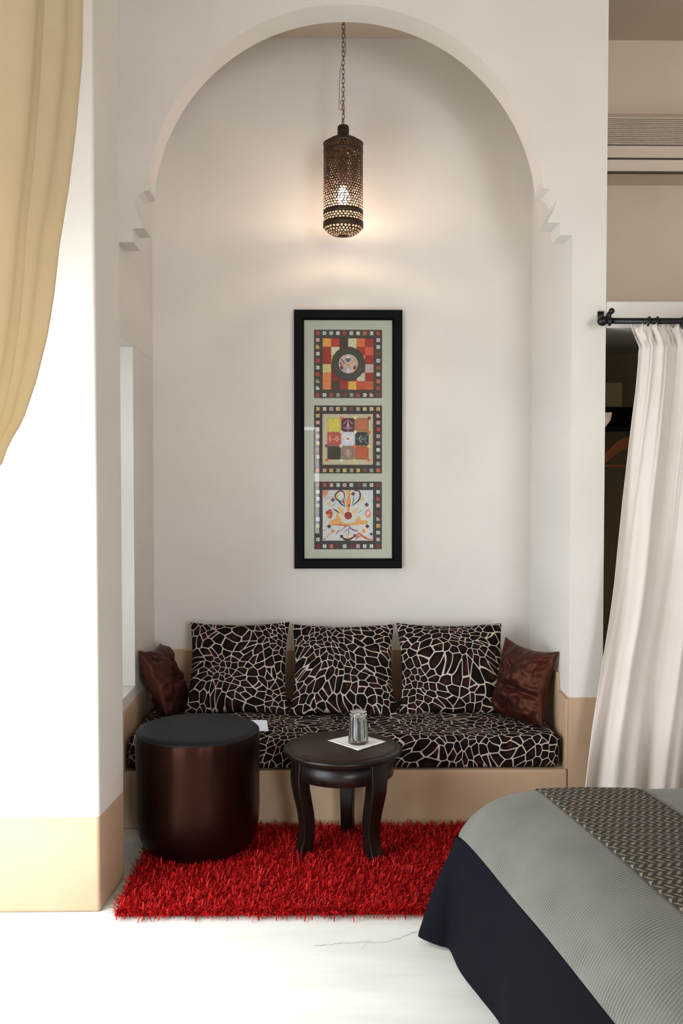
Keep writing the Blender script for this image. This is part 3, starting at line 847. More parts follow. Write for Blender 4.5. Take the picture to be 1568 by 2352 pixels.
A3.stroke([(.17, .85), (.22, .78), (.30, .73)], .006, (206, 120, 60)); A3.stroke([(.14, .30), (.2, .24), (.28, .22)], .005, (150, 120, 130)); A3.stroke([(.24, .38), (.29, .34), (.32, .28)], .006, (120, 140, 160)); A3.stroke([(.32, .78), (.35, .74), (.38, .72)], .008, (160, 60, 80))
A3.sq(.845, .775, .018, (30, 36, 40)); A3.disc(.15, .72, .010, (180, 60, 50)); A3.disc(.15, .85, .012, (110, 30, 30)); A3.disc(.20, .60, .02, (210, 200, 180), .014)
for A, (y0, y1) in ((A1, (758, 914)), (A2, (932, 1087)), (A3, (1106, 1262))):
    ctr = onY(799, (y0 + y1) / 2, 4.88)
    b = bmesh.new(); h = 0.1735
    A.build('art_print', mount, (ctr.x - pic.location.x, -0.0082, ctr.z - pic.location.z))

# ------------------------------------------------------------------ pendant lantern
LY_ = 4.5
lt = onY(788, 288, LY_); lb = onY(784, 541, LY_)
LX = lt.x
lan = empty('pendant_lantern', (LX, LY_, ZC - 0.001), 'pierced metal cylinder lantern hanging on a chain in the arched niche', 'lamp')
def LZ(py): return onY(787, py, LY_).z - ZC
zt, zc, zr_, zb, zd = LZ(289), LZ(307), LZ(327), LZ(519), LZ(543)
R_ = 0.091
def pierced(name, rows, z0, z1, rad, ncol, mat, hole, jit, seed, dome=None):
    """sheet bent into a cylinder (or a dome) with real cut-out holes"""
    rg = random.Random(seed); b = bmesh.new()
    def pt(u, v):
        a = 2 * pi * u / ncol
        if dome: rr, zz = dome(v / rows)
        else: rr, zz = rad, z0 + (z1 - z0) * v / rows
        return Vector((rr * cos(a), rr * sin(a), zz))
    for j in range(rows):
        for i in range(ncol):
            o_ = 0.5 * (j % 2)
            hw, hh = hole(j, rg); hw *= .95
            cu, cv = .5 + rg.uniform(-jit, jit), .5 + rg.uniform(-jit, jit)
            rot = rg.uniform(-.5, .5)
            outer = [(0, 0), (.5, 0), (1, 0), (1, .5), (1, 1), (.5, 1), (0, 1), (0, .5)]
            O = [b.verts.new(pt(i + o_ + u, j + v)) for u, v in outer]
            if hw <= 0: b.faces.new(O); continue
            I = []
            for k in range(8):
                a = pi * 1.25 + k * pi / 4
                x, y = hw * cos(a), hh * sin(a)
                x, y = x * cos(rot) - y * sin(rot), x * sin(rot) + y * cos(rot)
                I.append(b.verts.new(pt(i + o_ + min(.94, max(.06, cu + x)), j + min(.94, max(.06, cv + y)))))
            for k in range(8): b.faces.new((O[k], O[(k + 1) % 8], I[(k + 1) % 8], I[k]))
    me = bpy.data.meshes.new(name); b.to_mesh(me); b.free()
    o = link(name, me, mat, lan, True)
    m = o.modifiers.new('thickness', 'SOLIDIFY'); m.thickness = 0.0012; m.offset = 0
    return o
h_mid = LZ(487)
# shade: rows of holes growing towards the bottom
def hole_main(j, rg):
    t = j / 22.0            # 0 at bottom
    base = 0.42 - 0.14 * t
    return base * rg.uniform(.75, 1.05), base * rg.uniform(.8, 1.15)
pierced('shade', 23, LZ(484), LZ(352), R_, 44, M_brass, hole_main, 0.10, 1)
pierced('upper_pierced_ring', 2, LZ(346), LZ(332), R_, 34, M_brass, lambda j, r: (.28 * r.uniform(.7, 1.1), .36 * r.uniform(.8, 1)), .06, 2)
pierced('lower_pierced_ring', 3, LZ(510), LZ(494), R_ - .0005, 34, M_brass, lambda j, r: (.37 * r.uniform(.8, 1.05), .38 * r.uniform(.8, 1.1)), .06, 3)
def solid_ring(name, za, zb2, r, mat=M_brassdark):
    b = bmesh.new(); lathe(b, [(r, za), (r + .0018, za + .001), (r + .0018, zb2 - .001), (r, zb2), (r - .0012, zb2), (r - .0012, za), (r, za)], 64)
    return obj(name, b, mat, lan, smooth=True)
solid_ring('band', LZ(352), LZ(346), R_); solid_ring('band', LZ(494), LZ(484), R_); solid_ring('band', LZ(523), LZ(510), R_ + .001)
zdome = LZ(523)
def domef(t):  # t 0 bottom centre .. 1 rim
    a = (1 - t) * 1.12
    return (0.024 + (R_ - .024) * t ** 0.9, zdome - 0.036 * (1 - t ** 2.2))
pierced('pierced_base', 6, 0, 0, 0, 30, M_brass, lambda j, r: (.36 * r.uniform(.8, 1.1), .36 * r.uniform(.8, 1.1)), .06, 4, dome=domef)
b = bmesh.new(); lathe(b, [(0, zdome - .042), (.015, zdome - .042), (.025, zdome - .037), (.025, zdome - .034), (0, zdome - .034)], 32); obj('finial', b, M_brassdark, lan, smooth=True)
b = bmesh.new(); zq = LZ(332)
lathe(b, [(R_ + .001, zq - .001), (R_ + .003, zq + .002), (R_ + .002, zq + .005), (.06, zq + .026), (.030, zq + .040), (.027, zq + .044), (.027, zt - .006), (.024, zt), (0, zt)], 48)
obj('cap', b, M_brassdark, lan, smooth=True)
b = bmesh.new(); lathe(b, [(.0, zq + .03), (.018, zq + .03), (.018, LZ(425)), (.0, LZ(425))], 20); obj('bulb_holder', b, M_brassdark, lan, smooth=True)
zbulb = LZ(452)
b = bmesh.new(); lathe(b, [(0, zbulb - .034), (.012, zbulb - .032), (.023, zbulb - .024), (.030, zbulb - .008), (.029, zbulb + .008), (.020, zbulb + .026), (.014, zbulb + .036), (.013, zbulb + .05)], 24)
obj('bulb', b, M_bulb, lan, smooth=True)
# chain of alternating links
b = bmesh.new(); z = -0.02; k = 0; pitch = 0.0205
while z - 0.044 > zt - 0.01:
    pts = []
    for i in range(16):
        a = 2 * pi * i / 16
        x = .0062 * cos(a); zz = .0068 * (1 if sin(a) > 0 else -1) * (abs(sin(a)) > .05) + .0062 * sin(a)
        q = Vector((x, 0, zz)) if k % 2 == 0 else Vector((x * .35, x * .94, zz))
        pts.append(q + Vector((0, 0, z - .0215)))
    tube(b, pts, .0014, 6, closed=True); z -= pitch; k += 1
tube(b, [(-.004, 0, z + .005), (-.010, 0, zt - .002)], .0016, 6); tube(b, [(.002, 0, z + .005), (.004, 0, zt - .002)], .0022, 6)
obj('chain', b, M_chain, lan, smooth=True)
b = bmesh.new(); tube(b, [(0, 0, 0.0), (0, 0, -.008), (.010, 0, -.016), (.008, 0, -.026), (0, 0, -.03), (-.006, 0, -.026)], .003, 8)
lathe(b, [(0, -.006), (.02, -.005), (.026, 0.0), (0, 0.0)], 24); obj('ceiling_hook', b, M_brassdark, lan, smooth=True)
def cp(px, py, dy=0.0): q = onY(px, py, LY_); return (q.x - LX, dy, q.z - ZC)
b = bmesh.new()
raw = [(788, 20), (791, 55), (792, 75), (793, 110), (792, 128), (786, 140), (781, 165), (779, 200), (779, 228), (778, 245), (781, 253), (786, 250), (788, 240), (785, 232), (781, 236), (786, 244), (790, 255), (790, 270), (788, 289)]
pts = [Vector(cp(x, y, -.006)) for x, y in raw]; sm = []
for i in range(len(pts) - 1):
    p0, p1, p2, p3 = pts[max(0, i - 1)], pts[i], pts[i + 1], pts[min(len(pts) - 1, i + 2)]
    for k in range(5):
        t = k / 5; sm.append(0.5 * (2 * p1 + (p2 - p0) * t + (2 * p0 - 5 * p1 + 4 * p2 - p3) * t * t + (3 * p1 - p0 - 3 * p2 + p3) * t ** 3))
tube(b, sm + [pts[-1]], .0017, 6); obj('flex_cord', b, M_cord, lan, smooth=True)
pl = bpy.data.lights.new('bulb_light', 'POINT'); pl.energy = 16; pl.color = (1.0, 0.76, 0.52); pl.shadow_soft_size = 0.022
po = bpy.data.objects.new('bulb_light', pl); C.objects.link(po); po.location = (LX, LY_, ZC + zbulb - .055)

# ------------------------------------------------------------------ rug
import numpy as np
rng = np.random.default_rng(5)
RX0, RX1, RY0, RY1 = -0.725, 0.86, 3.245, 4.055
rug = empty('shag_rug', ((RX0 + RX1) / 2, (RY0 + RY1) / 2, 0), 'bright red long-pile shag rug on the pale floor under pouf and round table', 'rug')
b = bmesh.new(); box(b, (RX0 - rug.location.x, RY0 - rug.location.y + .01, 0.0005), (RX1 - rug.location.x, RY1 - rug.location.y, 0.008)); obj('backing', b, M_rugback, rug, bevel=0.003)
N = 44000
bx = rng.uniform(RX0, RX1, N); by = rng.uniform(RY0, RY1, N) 
by[:7000] = RY0 + (RY1 - RY0) * rng.random(7000) ** 2 * .5
ang = rng.uniform(0, 2 * pi, N)
front = np.clip(1 - (by - RY0) / 0.05, 0, 1)
lean = rng.uniform(.3, 2.2, N)
dx, dy = np.cos(ang), np.sin(ang) - front * 0.35
ln = rng.uniform(.028, .052, N)
Lw = rng.uniform(.0015, .0028, N)
nseg = 4
V = np.zeros((N, (nseg + 1) * 2, 3))
sx, sy = -np.sin(ang), np.cos(ang)
x, y, z = bx.copy(), by.copy(), np.full(N, .006)
th = lean * .35
curl = rng.uniform(.0, .95, N)
tw = rng.uniform(-.5, .5, N)
for s in range(nseg + 1):
    k = 1 - .35 * (s / nseg) ** 2
    V[:, 2 * s, 0] = x - sx * Lw * k; V[:, 2 * s, 1] = y - sy * Lw * k; V[:, 2 * s, 2] = z
    V[:, 2 * s + 1, 0] = x + sx * Lw * k; V[:, 2 * s + 1, 1] = y + sy * Lw * k; V[:, 2 * s + 1, 2] = z + .0006
    st = ln / nseg
    x = x + np.sin(th) * dx * st; y = y + np.sin(th) * dy * st; z = np.maximum(z + np.cos(th) * st, .003)
    th = th + curl * .75
V[:, :, 0] = np.maximum(V[:, :, 0], -0.752)
V[:, :, 1] = np.minimum(V[:, :, 1], 4.078)
V -= np.array([rug.location.x, rug.location.y, 0])
nv = (nseg + 1) * 2
base = (np.arange(N) * nv)[:, None]
quads = np.concatenate([base + np.array([2 * s, 2 * s + 1, 2 * s + 3, 2 * s + 2]) for s in range(nseg)], axis=1).reshape(-1, 4)
me = bpy.data.meshes.new('pile')
me.vertices.add(N * nv); me.vertices.foreach_set('co', V.reshape(-1).astype(np.float32))
me.loops.add(len(quads) * 4); me.loops.foreach_set('vertex_index', quads.reshape(-1).astype(np.int32))
me.polygons.add(len(quads)); me.polygons.foreach_set('loop_start', (np.arange(len(quads)) * 4).astype(np.int32)); me.polygons.foreach_set('loop_total', np.full(len(quads), 4, dtype=np.int32))
me.update(); me.validate()
at = me.color_attributes.new('yarn', 'FLOAT_COLOR', 'POINT')
base_c = np.array([0.50, 0.008, 0.009])
vr = rng.uniform(.4, 1.12, N)[:, None]
col = np.clip(base_c[None] * vr, 0, 1); pinkish = rng.random(N) < .08; col[pinkish] = [.68, .03, .025]
cc = np.repeat(np.concatenate([col, np.ones((N, 1))], 1), nv, axis=0)
at.data.foreach_set('color', cc.reshape(-1).astype(np.float32))
o = link('pile', me, M_rug, rug, True); o['kind'] = 'stuff'

# ------------------------------------------------------------------ pouf
PX, PY = -0.518, 3.825
pouf = empty('round_pouf', (PX, PY, 0.022), 'tall dark brown satin cylinder pouf standing on the red rug', 'pouf')
b = bmesh.new()
def wob(a, z):
    return 0.012 * noise.noise(Vector((cos(a) * 2, sin(a) * 2, z * 3))) + 0.004 * sin(a * 30 + 4 * noise.noise(Vector((cos(a), sin(a), 1)))) * math.exp(-((z - 0.44) / 0.035) ** 2)
lathe(b, [(0, 0), (.16, 0.0), (.195, .010), (.222, .035), (.236, .07), (.243, .12), (.245, .18), (.245, .25), (.246, .32), (.248, .37), (.249, .42), (.248, .455), (.2455, .470)], 120, wob=wob)
pbody = obj('body', b, M_pouf, pouf, smooth=True)
b = bmesh.new()
lathe(b, [(.2455, .470), (.2475, .472), (.2470, .476), (.244, .478)], 96, wob=wob); obj('seam_piping', b, M_poufTop, pbody, smooth=True)
b = bmesh.new()
lathe(b, [(.244, .478), (.238, .484), (.228, .488), (.215, .490), (.19, .492), (.14, .494), (.07, .497), (0, .498)], 96, wob=wob); obj('seat_top', b, M_poufTop, pouf, smooth=True)

# ------------------------------------------------------------------ round table
TX, TY = 0.064, 3.815
tab = empty('side_table', (TX, TY, 0.010), 'small round dark wooden table with three curved legs on the red rug', 'table')
b = bmesh.new()
lathe(b, [(0, .394), (.215, .394), (.226, .397), (.234, .405), (.236, .412), (.232, .420), (.224, .423), (.216, .422), (.214, .4275), (.208, .430), (0, .430)], 96)
ttop = obj('table_top', b, M_woodtop, tab, smooth=True)
b = bmesh.new()
lathe(b, [(.236 - .006, .404), (.2375, .407), (.2385, .412), (.236, .418), (.230, .4215), (.221, .4245), (.217, .4235)], 96); obj('edge_moulding', b, M_wood, ttop, smooth=True)
b = bmesh.new()
lathe(b, [(.199, .315), (.204, .318), (.204, .393), (.190, .393), (.190, .315), (.199, .315)], 96); obj('apron', b, M_wood, tab, smooth=True)
feet = [onZ(691, 1965, .02), onZ(877, 1983, .02), onZ(793, 1925, .02)]
def cabriole(ang, name='leg'):
    b = bmesh.new()
    prof = [(.003, .150, .215, .030), (.012, .148, .214, .031), (.035, .143, .203, .030), (.08, .135, .190, .030), (.13, .133, .187, .031), (.18, .138, .194, .033), (.23, .148, .206, .036), (.28, .158, .216, .039), (.325, .163, .219, .041), (.36, .166, .216, .041), (.393, .168, .214, .041)]
    R2 = []
    c_, s_ = cos(ang), sin(ang)
    for z, r0, r1, w_ in prof:
        ring = []
        for r, t in ((r0, -w_ * .8), (r1 - .006, -w_), (r1, 0), (r1 - .006, w_), (r0, w_ * .8)):
            ring.append(b.verts.new((r * c_ - t * s_, r * s_ + t * c_, z)))
        R2.append(ring)
    n = 5
    for A, B in zip(R2, R2[1:]):
        for i in range(n): b.faces.new((A[i], A[(i + 1) % n], B[(i + 1) % n], B[i]))
    b.faces.new(R2[0]); b.faces.new(R2[-1])
    return obj(name, b, M_wood, tab, bevel=0.004)
for f in feet: cabriole(math.atan2(f.y - TY, f.x - TX))

zt_ = 0.010 + 0.4302
# napkin
b = bmesh.new()
cs = [onZ(752, 1702, zt_), onZ(822, 1725, zt_), onZ(887, 1705, zt_), onZ(822, 1687, zt_)]
def nf(u, v):
    p = cs[0] * (1 - u) * (1 - v) + cs[1] * u * (1 - v) + cs[2] * u * v + cs[3] * (1 - u) * v
    return Vector((p.x, p.y, zt_ + .0012 + .0012 * noise.noise(Vector((u * 7, v * 7, 2))) + .0015 * (max(abs(u - .5), abs(v - .5)) > .44)))
grid(b, 20, 20, nf)
o = obj('paper_napkin', b, M_napkin, smooth=True, solid=0.0008); tag(o, 'square white paper napkin under the glass on the round table', 'napkin')
# inverted tumbler
gp = onZ(822.5, 1706, zt_ + .004)
b = bmesh.new()
lathe(b, [(.0405, 0), (.0415, .001), (.0405, .010), (.0345, .112), (.0345, .122), (.0335, .128), (.030, .131), (0, .131)], 64)
lathe(b, [(.0405, 0), (.0395, .001), (.0325, .108), (.031, .114), (0, .116)], 64)
bmesh.ops.remove_doubles(b, verts=b.verts, dist=.00005)
o = obj('drinking_glass', b, M_tumbler, smooth=True); o.location = (gp.x, gp.y, zt_ + .004)
tag(o, 'clear drinking glass standing upside down on the white napkin', 'glass')

# ------------------------------------------------------------------ bed with banded bedspread
YF = 3.065                  # foot end
SL = 0.155                  # bed runs slightly askew to the room
bed = empty('bed', (1.25, 2.0, 0), 'low bed in the right foreground, hidden under the grey and navy bedspread', 'bed')
def bedpt(xo, Y, z): return Vector((xo + SL * (YF - Y), Y, z)) - bed.location
b = bmesh.new()
ys = (YF - .05, 0.95)
v = [b.verts.new(bedpt(xo, y, z)) for z in (0.10, 0.30) for y in ys for xo in (0.56, 1.9)]
for f in ((0, 1, 3, 2), (4, 6, 7, 5), (0, 4, 5, 1), (2, 3, 7, 6), (0, 2, 6, 4), (1, 5, 7, 3)): b.faces.new([v[i] for i in f])
obj('base', b, M_black, bed)
b = bmesh.new()
v = [b.verts.new(bedpt(xo, y, z)) for z in (0.301, 0.47) for y in ys for xo in (0.60, 1.9)]
for f in ((0, 1, 3, 2), (4, 6, 7, 5), (0, 4, 5, 1), (2, 3, 7, 6), (0, 2, 6, 4), (1, 5, 7, 3)): b.faces.new([v[i] for i in f])
obj('mattress', b, M_white_card, bed, bevel=0.03, seg=4)
for xo, y in ((0.64, 2.9), (0.70, 1.1), (1.7, 2.9), (1.75, 1.1)):
    b = bmesh.new(); q = bedpt(xo, y, 0); lathe(b, [(0, 0), (.03, 0), (.035, .10), (0, .10)], 20, ctr=q); obj('leg', b, M_black, bed, smooth=True)

spread = empty('bedspread', (1.25, 2.0, 0), 'banded bedspread, grey pinstripe with woven strip and navy skirt, over the bed', 'bedspread')
prof = [(0.425, .352), (0.434, .372), (0.447, .392), (0.466, .415), (.492, .440), (.525, .464), (.56, .482), (.60, .496), (.64, .504), (.677, .508)]
arc = [0]
for p, q in zip(prof, prof[1:]): arc.append(arc[-1] + sqrt((q[0] - p[0]) ** 2 + (q[1] - p[1]) ** 2))
def prof_at(s):
    s = max(0, min(arc[-1], s))
    for i in range(len(arc) - 1):
        if s <= arc[i + 1]:
            t = (s - arc[i]) / (arc[i + 1] - arc[i]); p, q = prof[i], prof[i + 1]
            return p[0] + (q[0] - p[0]) * t, p[1] + (q[1] - p[1]) * t
    return prof[-1]
def surf(xo, z, Y, w=1.0):
    # foot end rolls over; gentle waves in the cloth
    t = max(0, (YF - Y)) 
    drop = 0.012 * math.exp(-t / 0.03)
    wave = 0.005 * noise.noise(Vector((xo * 5, Y * 3, 0))) + 0.003 * sin(Y * 9 + xo * 14)
    bulge = 0.018 * (1 - math.exp(-t / 0.25)) * max(0.0, min(1.0, (0.66 - xo) / 0.2))
    return Vector((xo + SL * t + bulge, Y, z - drop + wave * .7)) - spread.location
Y0 = 0.9
def yparam(v): return YF - (YF - Y0) * v
b = bmesh.new()
grid(b, 26, 90, lambda u, v: surf(*prof_at(u * arc[-1]), yparam(v)), lambda u, v: (u * arc[-1], v * (YF - Y0)))
obj('pinstripe_panel', b, M_pin, spread, smooth=True, solid=0.004)
xa_, xb_ = 0.677, 0.995
b = bmesh.new()
def wf_(u, v):
    p = surf(xa_ + (xb_ - xa_) * u, 0.511 + 0.0015 * sin(pi * u), yparam(v)); 
    return p
grid(b, 20, 90, wf_, lambda u, v: (u * (xb_ - xa_), v * (YF - Y0)))
obj('woven_panel', b, M_woven, spread, smooth=True, solid=0.007)
b = bmesh.new()
grid(b, 30, 90, lambda u, v: surf(xb_ + (1.98 - xb_) * u, 0.508, yparam(v)), lambda u, v: (0.4 + u * (1.98 - xb_), v * (YF - Y0)))
obj('pinstripe_panel', b, M_pin, spread, smooth=True, solid=0.004)
# end drop over the foot of the bed
b = bmesh.new()
def endf(u, v):
    top = surf(0.66 + (1.98 - .66) * u, .490, YF)
    return top + Vector((0, 0.035 * sin(min(1, v * 3) * pi / 2) + 0.03 * v + 0.012 * sin(u * 40) * v, -0.40 * v - .004))
grid(b, 60, 14, endf); obj('end_drop', b, M_navy, spread, smooth=True, solid=0.003)
# navy skirt: path from the near side round the corner to the far end, flaring at the hem
top_path, bot_path = [], []
n1 = 60
for i in range(n1 + 1):
    Y = Y0 + (YF - 0.04 - Y0) * i / n1
    tq = surf(prof[0][0], prof[0][1], Y) + spread.location
    top_path.append(tq)
    k = max(0, 1 - (YF - Y) / 0.16)
    xw = 0.012 * sin(Y * 11) + 0.016 * sin(Y * 5 + 1)
    bot_path.append(Vector((0.372 + SL * (YF - Y) + xw - 0.0 * k, Y - 0.03 * k, 0.012)))
corner_top = [Vector((.416, 3.045, .350)), Vector((.420, 3.062, .352)), Vector((.44, 3.078, .36)), Vector((.47, 3.088, .38)), Vector((.52, 3.094, .42)), Vector((.56, 3.096, .46))]
corner_bot = [Vector((.365, 2.995, .012)), Vector((.290, 3.02, .030)), Vector((.272, 3.05, .030)), Vector((.34, 3.13, .02)), Vector((.42, 3.15, .015)), Vector((.5, 3.13, .015))]
for p, q in zip(corner_top, corner_bot): top_path.append(p); bot_path.append(q)
def samp(path, u):
    x = u * (len(path) - 1); i = min(int(x), len(path) - 2); t = x - i
    return path[i].lerp(path[i + 1], t)
b = bmesh.new()
nrow = 16; cols = len(top_path)
VV = []
for i in range(cols):
    r = []
    for j in range(nrow + 1):
        v = j / nrow
        p = top_path[i].lerp(bot_path[i], v)
        p += Vector((-0.020 * sin(pi * v) * (1 if i < n1 else .4), 0, 0))
        p.x += 0.011 * v * sin(i * .42 + noise.noise(Vector((i * .1, v, 0))) * 3)
        r.append(b.verts.new(p - spread.location))
    VV.append(r)
for i in range(cols - 1):
    for j in range(nrow): b.faces.new((VV[i][j], VV[i + 1][j], VV[i + 1][j + 1], VV[i][j + 1]))
obj('navy_skirt', b, M_navy, spread, smooth=True, solid=0.003, sub=1)

# ------------------------------------------------------------------ closet: rail, curtain, shelf, box, hangers
RY = 3.965
rodp = onY(1400, 737, RY); RZ = rodp.z
rail = empty('curtain_rail', (onY(1385, 737, RY).x, RY, RZ), 'black iron curtain rail with ball end fixed above the closet opening', 'curtain rail')
b = bmesh.new(); tube(b, [(0, 0, 0), (1.0, 0, 0)], .0125, 20); obj('rod', b, M_iron, rail, smooth=True)
b = bmesh.new(); ball(b, (-.004, 0, 0), .0215)
lathe_pts = None
obj('finial', b, M_iron, rail, smooth=True)
b = bmesh.new(); tube(b, [(.021, 0, 0), (.029, 0, 0)], .0215, 24); obj('collar', b, M_iron, rail, smooth=True)
b = bmesh.new(); box(b, (.008, YW - RY - .006, .012), (.034, YW - RY - .001, .058)); box(b, (.018, .0, .010), (.030, YW - RY - .004, .022))
ball(b, (.022, YW - RY - .012, .036), .010); tube(b, [(.016, .0, 0), (.022, 0, .024), (.031, -.004, .038)], [.012, .011, .009], 12); ball(b, (.033, -.004, .040), .0125)
obj('bracket', b, M_iron, rail, smooth=True)
for px in (1488, 1507, 1566):
    xx = onY(px, 737, RY).x - rail.location.x
    b = bmesh.new(); pts = [(xx + .0035 * sin(k * pi / 8), .018 * cos(2 * pi * k / 16), -.003 + .018 * sin(2 * pi * k / 16)) for k in range(16)]
    tube(b, pts, .0045, 8, closed=True)
    o = obj('ring', b, M_iron, rail, smooth=True)

cur = empty('closet_curtain', (1.6, RY, 0), 'off-white gathered linen curtain hanging from the black rail over the closet', 'curtain')
edge = [(757, 1451), (775, 1459), (797, 1467), (830, 1466), (900, 1459), (1000, 1446), (1150, 1425), (1330, 1404), (1430, 1391), (1560, 1371), (1680, 1352), (1790, 1338), (1900, 1325), (2050, 1312)]
def edge_x(py):
    for (a_, xa2), (b2, xb2) in zip(edge, edge[1:]):
        if py <= b2: return xa2 + (xb2 - xa2) * max(0, (py - a_)) / (b2 - a_)
    return edge[-1][1]
zs_top = RZ - .012
CR_X = 2.38
b = bmesh.new()
NU, NV = 260, 150
def cur_f(u, v):
    # v 0 top .. 1 bottom
    z = zs_top - (zs_top - 0.02) * v
    py = 1103 + (1.5 - z) * F / RY * 1.0
    q = onY(edge_x(py), py, RY)
    xl = q.x
    x = xl + (CR_X - xl) * u
    # folds fan out of the gathered heading
    s = u * 1.0
    g = max(0, 1 - v / 0.10)
    amp = 0.012 + 0.030 * min(1, v * 1.6)
    n_ = noise.noise(Vector((s * 6, v * 1.5, 0)))
    d = amp * sin(s * 46 + 1.5 * n_ + 0.8 - 2.2 * v * (1 - s)) + amp * .45 * sin(s * 97 + 3 * n_ + v * 2)
    d += (0.010 * sin(s * 300 + 6 * noise.noise(Vector((s * 30, 0, 4))))) * math.exp(-v / 0.22)
    d += 0.012 * noise.noise(Vector((s * 9, v * 7, 9)))
    # heading frill
    fr = math.exp(-((v - 0.026) / 0.012) ** 2)
    d += fr * 0.020 * sin(s * 210 + 4 * noise.noise(Vector((s * 22, v * 30, 1)))) - 0.012 * math.exp(-((v - .045) / .008) ** 2)
    zoff = (0.008 * sin(s * 95 + 2) + 0.009 * sin(s * 230)) * max(0, 1 - v / 0.04)
    yb = -0.012 - 0.035 * min(1, v * 2)
    return Vector((x + .003 * sin(s * 230) * math.exp(-v / .1) - 1.6, d * .8 + yb + .012, z + zoff))
grid(b, NU, NV, cur_f)
obj('drape', b, M_curtR, cur, smooth=True, solid=0.0015)
for px in (1488, 1507, 1566):
    b = bmesh.new()
    xx = onY(px, 737, RY).x - 1.6
    tube(b, [(xx, 0, RZ - .017), (xx + .004, 0, RZ - .026), (xx, -.006, RZ - .034), (xx - .004, -.003, RZ - .026)], .0022, 6)
    obj('curtain_hook', b, M_iron, cur, smooth=True)

# closet shelf with box
q = onY(1400, 935, 4.50)
sh = empty('closet_shelf', (1.8, 4.6, 0), 'black closet shelf with deep front edge inside the dark closet', 'shelf')
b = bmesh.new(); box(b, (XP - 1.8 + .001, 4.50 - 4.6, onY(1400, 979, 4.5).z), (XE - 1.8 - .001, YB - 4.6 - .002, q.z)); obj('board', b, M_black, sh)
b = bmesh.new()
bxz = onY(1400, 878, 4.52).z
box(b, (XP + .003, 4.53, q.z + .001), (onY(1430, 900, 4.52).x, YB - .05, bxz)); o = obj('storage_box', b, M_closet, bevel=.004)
tag(o, 'dull olive storage box standing on the black closet shelf', 'box')
b = bmesh.new(); railz = 1.738; tube(b, [(XP + .001, 4.44, railz), (XE - .001, 4.44, railz)], .012, 12); o = obj('hanging_rail', b, M_iron, smooth=True)
tag(o, 'thin black clothes rail running across the dark closet below the shelf', 'rail')
def hanger(Y, xc, zc, mat, label, rz, s=1.0):
    h = empty('coat_hanger', (xc, Y, zc), label, 'hanger', None, rz)
    b = bmesh.new()
    pts = [(-.21 * s, 0, -.115), (-.15 * s, 0, -.075), (-.08 * s, 0, -.035), (0, 0, -.012), (.08 * s, 0, -.035), (.15 * s, 0, -.075), (.21 * s, 0, -.115)]
    R3 = []
    for i, p in enumerate(pts):
        hh = (.016, .022, .026, .028, .026, .022, .016)[i]
        R3.append([b.verts.new((p[0], yy, p[2] + zz)) for yy, zz in ((-.007, -hh), (.007, -hh), (.007, hh * .6), (0, hh), (-.007, hh * .6))])
    for A, B in zip(R3, R3[1:]):
        for k in range(5): b.faces.new((A[k], A[(k + 1) % 5], B[(k + 1) % 5], B[k]))
    b.faces.new(R3[0]); b.faces.new(R3[-1])
    obj('shoulder_bar', b, mat, h, bevel=.003)
    b = bmesh.new(); tube(b, [(-.19 * s, 0, -.125), (.19 * s, 0, -.125)], .006, 10); obj('trouser_bar', b, mat, h, smooth=True)
    b = bmesh.new(); tube(b, [(0, 0, 0), (0, 0, .035)] + [(.018 - .018 * cos(t), 0, .035 + .020 * sin(t) + .0) for t in [pi * k / 8 for k in range(1, 11)]], .002, 8); obj('hook', b, M_iron, h, smooth=True)
    return h
h1 = onY(1432, 1012, 4.44)
hanger(4.44, h1.x + .02, 1.690, M_hanger, 'brown wooden coat hanger in the closet gap, hanging from the thin rail', math.radians(38))
hq = onY(1399, 948, 4.2)
# pale wedge standing for a hanger end at the closet edge
b = bmesh.new(); prismY(b, [(XP + .001, hq.z), (onY(1402, 948, 4.2).x, hq.z), (onY(1399, 965, 4.2).x, onY(1400, 965, 4.2).z), (XP + .001, onY(1392, 1002, 4.2).z)], 4.18, 4.22)
o = obj('hanger_end', b, plain('pale_pink_wood', rgb(214, 184, 164), .6)); tag(o, 'pale wooden wedge standing for a hanger end just inside the closet', 'bracket')

# ------------------------------------------------------------------ air conditioner in the upper recess
AY = 4.66
def az(py, Y=AY): return onY(1480, py, Y).z
ac = empty('air_conditioner', (1.75, AY, az(250)), 'ivory wall-mounted air conditioner high in the recess above the closet', 'air conditioner')
x0, x1 = XP + .012, 2.1
def loc(p): return Vector(p) - ac.location
b = bmesh.new()
pr = [(YB - .002, az(250) + .01), (AY + .06, az(250)), (AY + .01, az(268)), (AY + .01, az(333)), (AY, az(335)), (AY, az(362)), (AY + .004, az(364)), (AY + .004, az(366)), (AY, az(367)), (AY + .012, az(393)), (AY + .03, az(397, AY + .03)), (YB - .002, az(400, AY + .05))]
A_ = [b.verts.new(loc((x0, y, z))) for y, z in pr]; B_ = [b.verts.new(loc((x1, y, z))) for y, z in pr]
fa = b.faces.new(A_); fb = b.faces.new(B_[::-1])
for i in range(len(pr)): b.faces.new((A_[i], B_[i], B_[(i + 1) % len(pr)], A_[(i + 1) % len(pr)]))
bmesh.ops.triangulate(b, faces=[fa, fb])
obj('body', b, M_ac, ac)
b = bmesh.new()
for k in range(14):
    z_ = az(270) + (az(333) - az(270)) * (k + .5) / 14
    box(b, tuple(loc((x0 + .002, AY - .004, z_ - .0022))), tuple(loc((x1 - .03, AY + .0095, z_ + .0028))))
g = obj('grille', b, M_ac, ac)
b = bmesh.new(); box(b, tuple(loc((x0 + .001, AY + .0065, az(333)))), tuple(loc((x1 - .02, AY + .0096, az(270))))); obj('grille_recess', b, M_acdark, g)
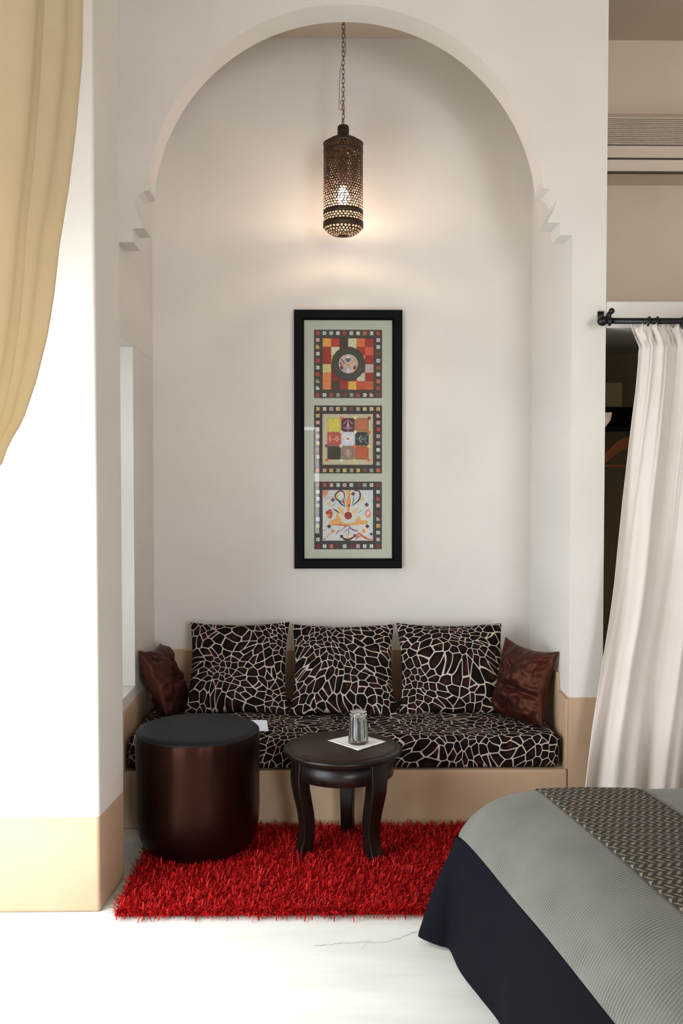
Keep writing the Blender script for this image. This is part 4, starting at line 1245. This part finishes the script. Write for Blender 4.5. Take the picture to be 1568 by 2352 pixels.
b = bmesh.new(); box(b, tuple(loc((x0 + .001, AY - .003, az(366)))), tuple(loc((x1 - .001, AY + .006, az(363))))); box(b, tuple(loc((x0 + .001, AY - .001, az(397)))), tuple(loc((x1 - .001, AY + .02, az(393.5))))); obj('louvre_gap', b, M_acdark, ac)

# small dark marks on the plaster just under the unit
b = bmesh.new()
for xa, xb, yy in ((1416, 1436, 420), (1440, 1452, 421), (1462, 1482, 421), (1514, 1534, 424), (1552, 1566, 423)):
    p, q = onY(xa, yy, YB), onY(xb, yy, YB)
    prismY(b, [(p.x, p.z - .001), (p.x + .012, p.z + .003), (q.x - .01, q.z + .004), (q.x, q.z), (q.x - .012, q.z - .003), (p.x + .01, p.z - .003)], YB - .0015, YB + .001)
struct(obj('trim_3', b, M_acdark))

# ------------------------------------------------------------------ door curtain on the left
dc = empty('door_curtain', (-0.70, 2.2, 0), 'straw-yellow voile curtain swept aside over the bright doorway at left', 'curtain')
CX = -0.70
ed = [(-60, 178), (0, 177), (150, 174), (200, 168), (300, 158), (350, 151), (450, 137), (570, 114), (680, 101), (770, 88), (880, 66), (970, 41), (1020, 13), (1065, 0), (1130, -40), (1300, -60)]
def ed_y(z):
    # far edge of the cloth in the plane X=CX as a room distance, from the photo outline
    best = None
    lo = None
    for (pa, xa2), (pb, xb2) in zip(ed, ed[1:]):
        A = onX(xa2, pa, CX); B = onX(xb2, pb, CX)
        if A.z >= z >= B.z: return A.y + (B.y - A.y) * (A.z - z) / (A.z - B.z)
    return onX(ed[0][1], ed[0][0], CX).y if z > 1.6 else onX(ed[-1][1], ed[-1][0], CX).y
b = bmesh.new()
ZT = 3.12
def dcf(u, v):
    z = ZT - (ZT - .75) * v
    yf = ed_y(z)
    near = 0.9 + 0.25 * v
    y = yf + (near - yf) * u
    n_ = noise.noise(Vector((u * 3, v * 2, 0)))
    # the folds sweep back towards the tie
    x = CX + 0.040 * sin(u * 30 + 2.5 * v + n_) * (0.35 + 0.65 * min(1, u * 6)) + 0.012 * sin(u * 71 + 2 * n_ + 4 * v) - 0.03 * u
    if u < 0.02: x += 0
    return Vector((x, y, z)) - dc.location
grid(b, 150, 90, dcf); obj('drape', b, M_curtL, dc, smooth=True, solid=0.001)
b = bmesh.new()
tube(b, [(CX - .02, .6, ZT + .01), (CX - .02, 2.95, ZT + .01)], .012, 12)
o = obj('curtain_rod', b, M_iron, smooth=True); tag(o, 'black rod above the left doorway carrying the yellow curtain', 'curtain rod')
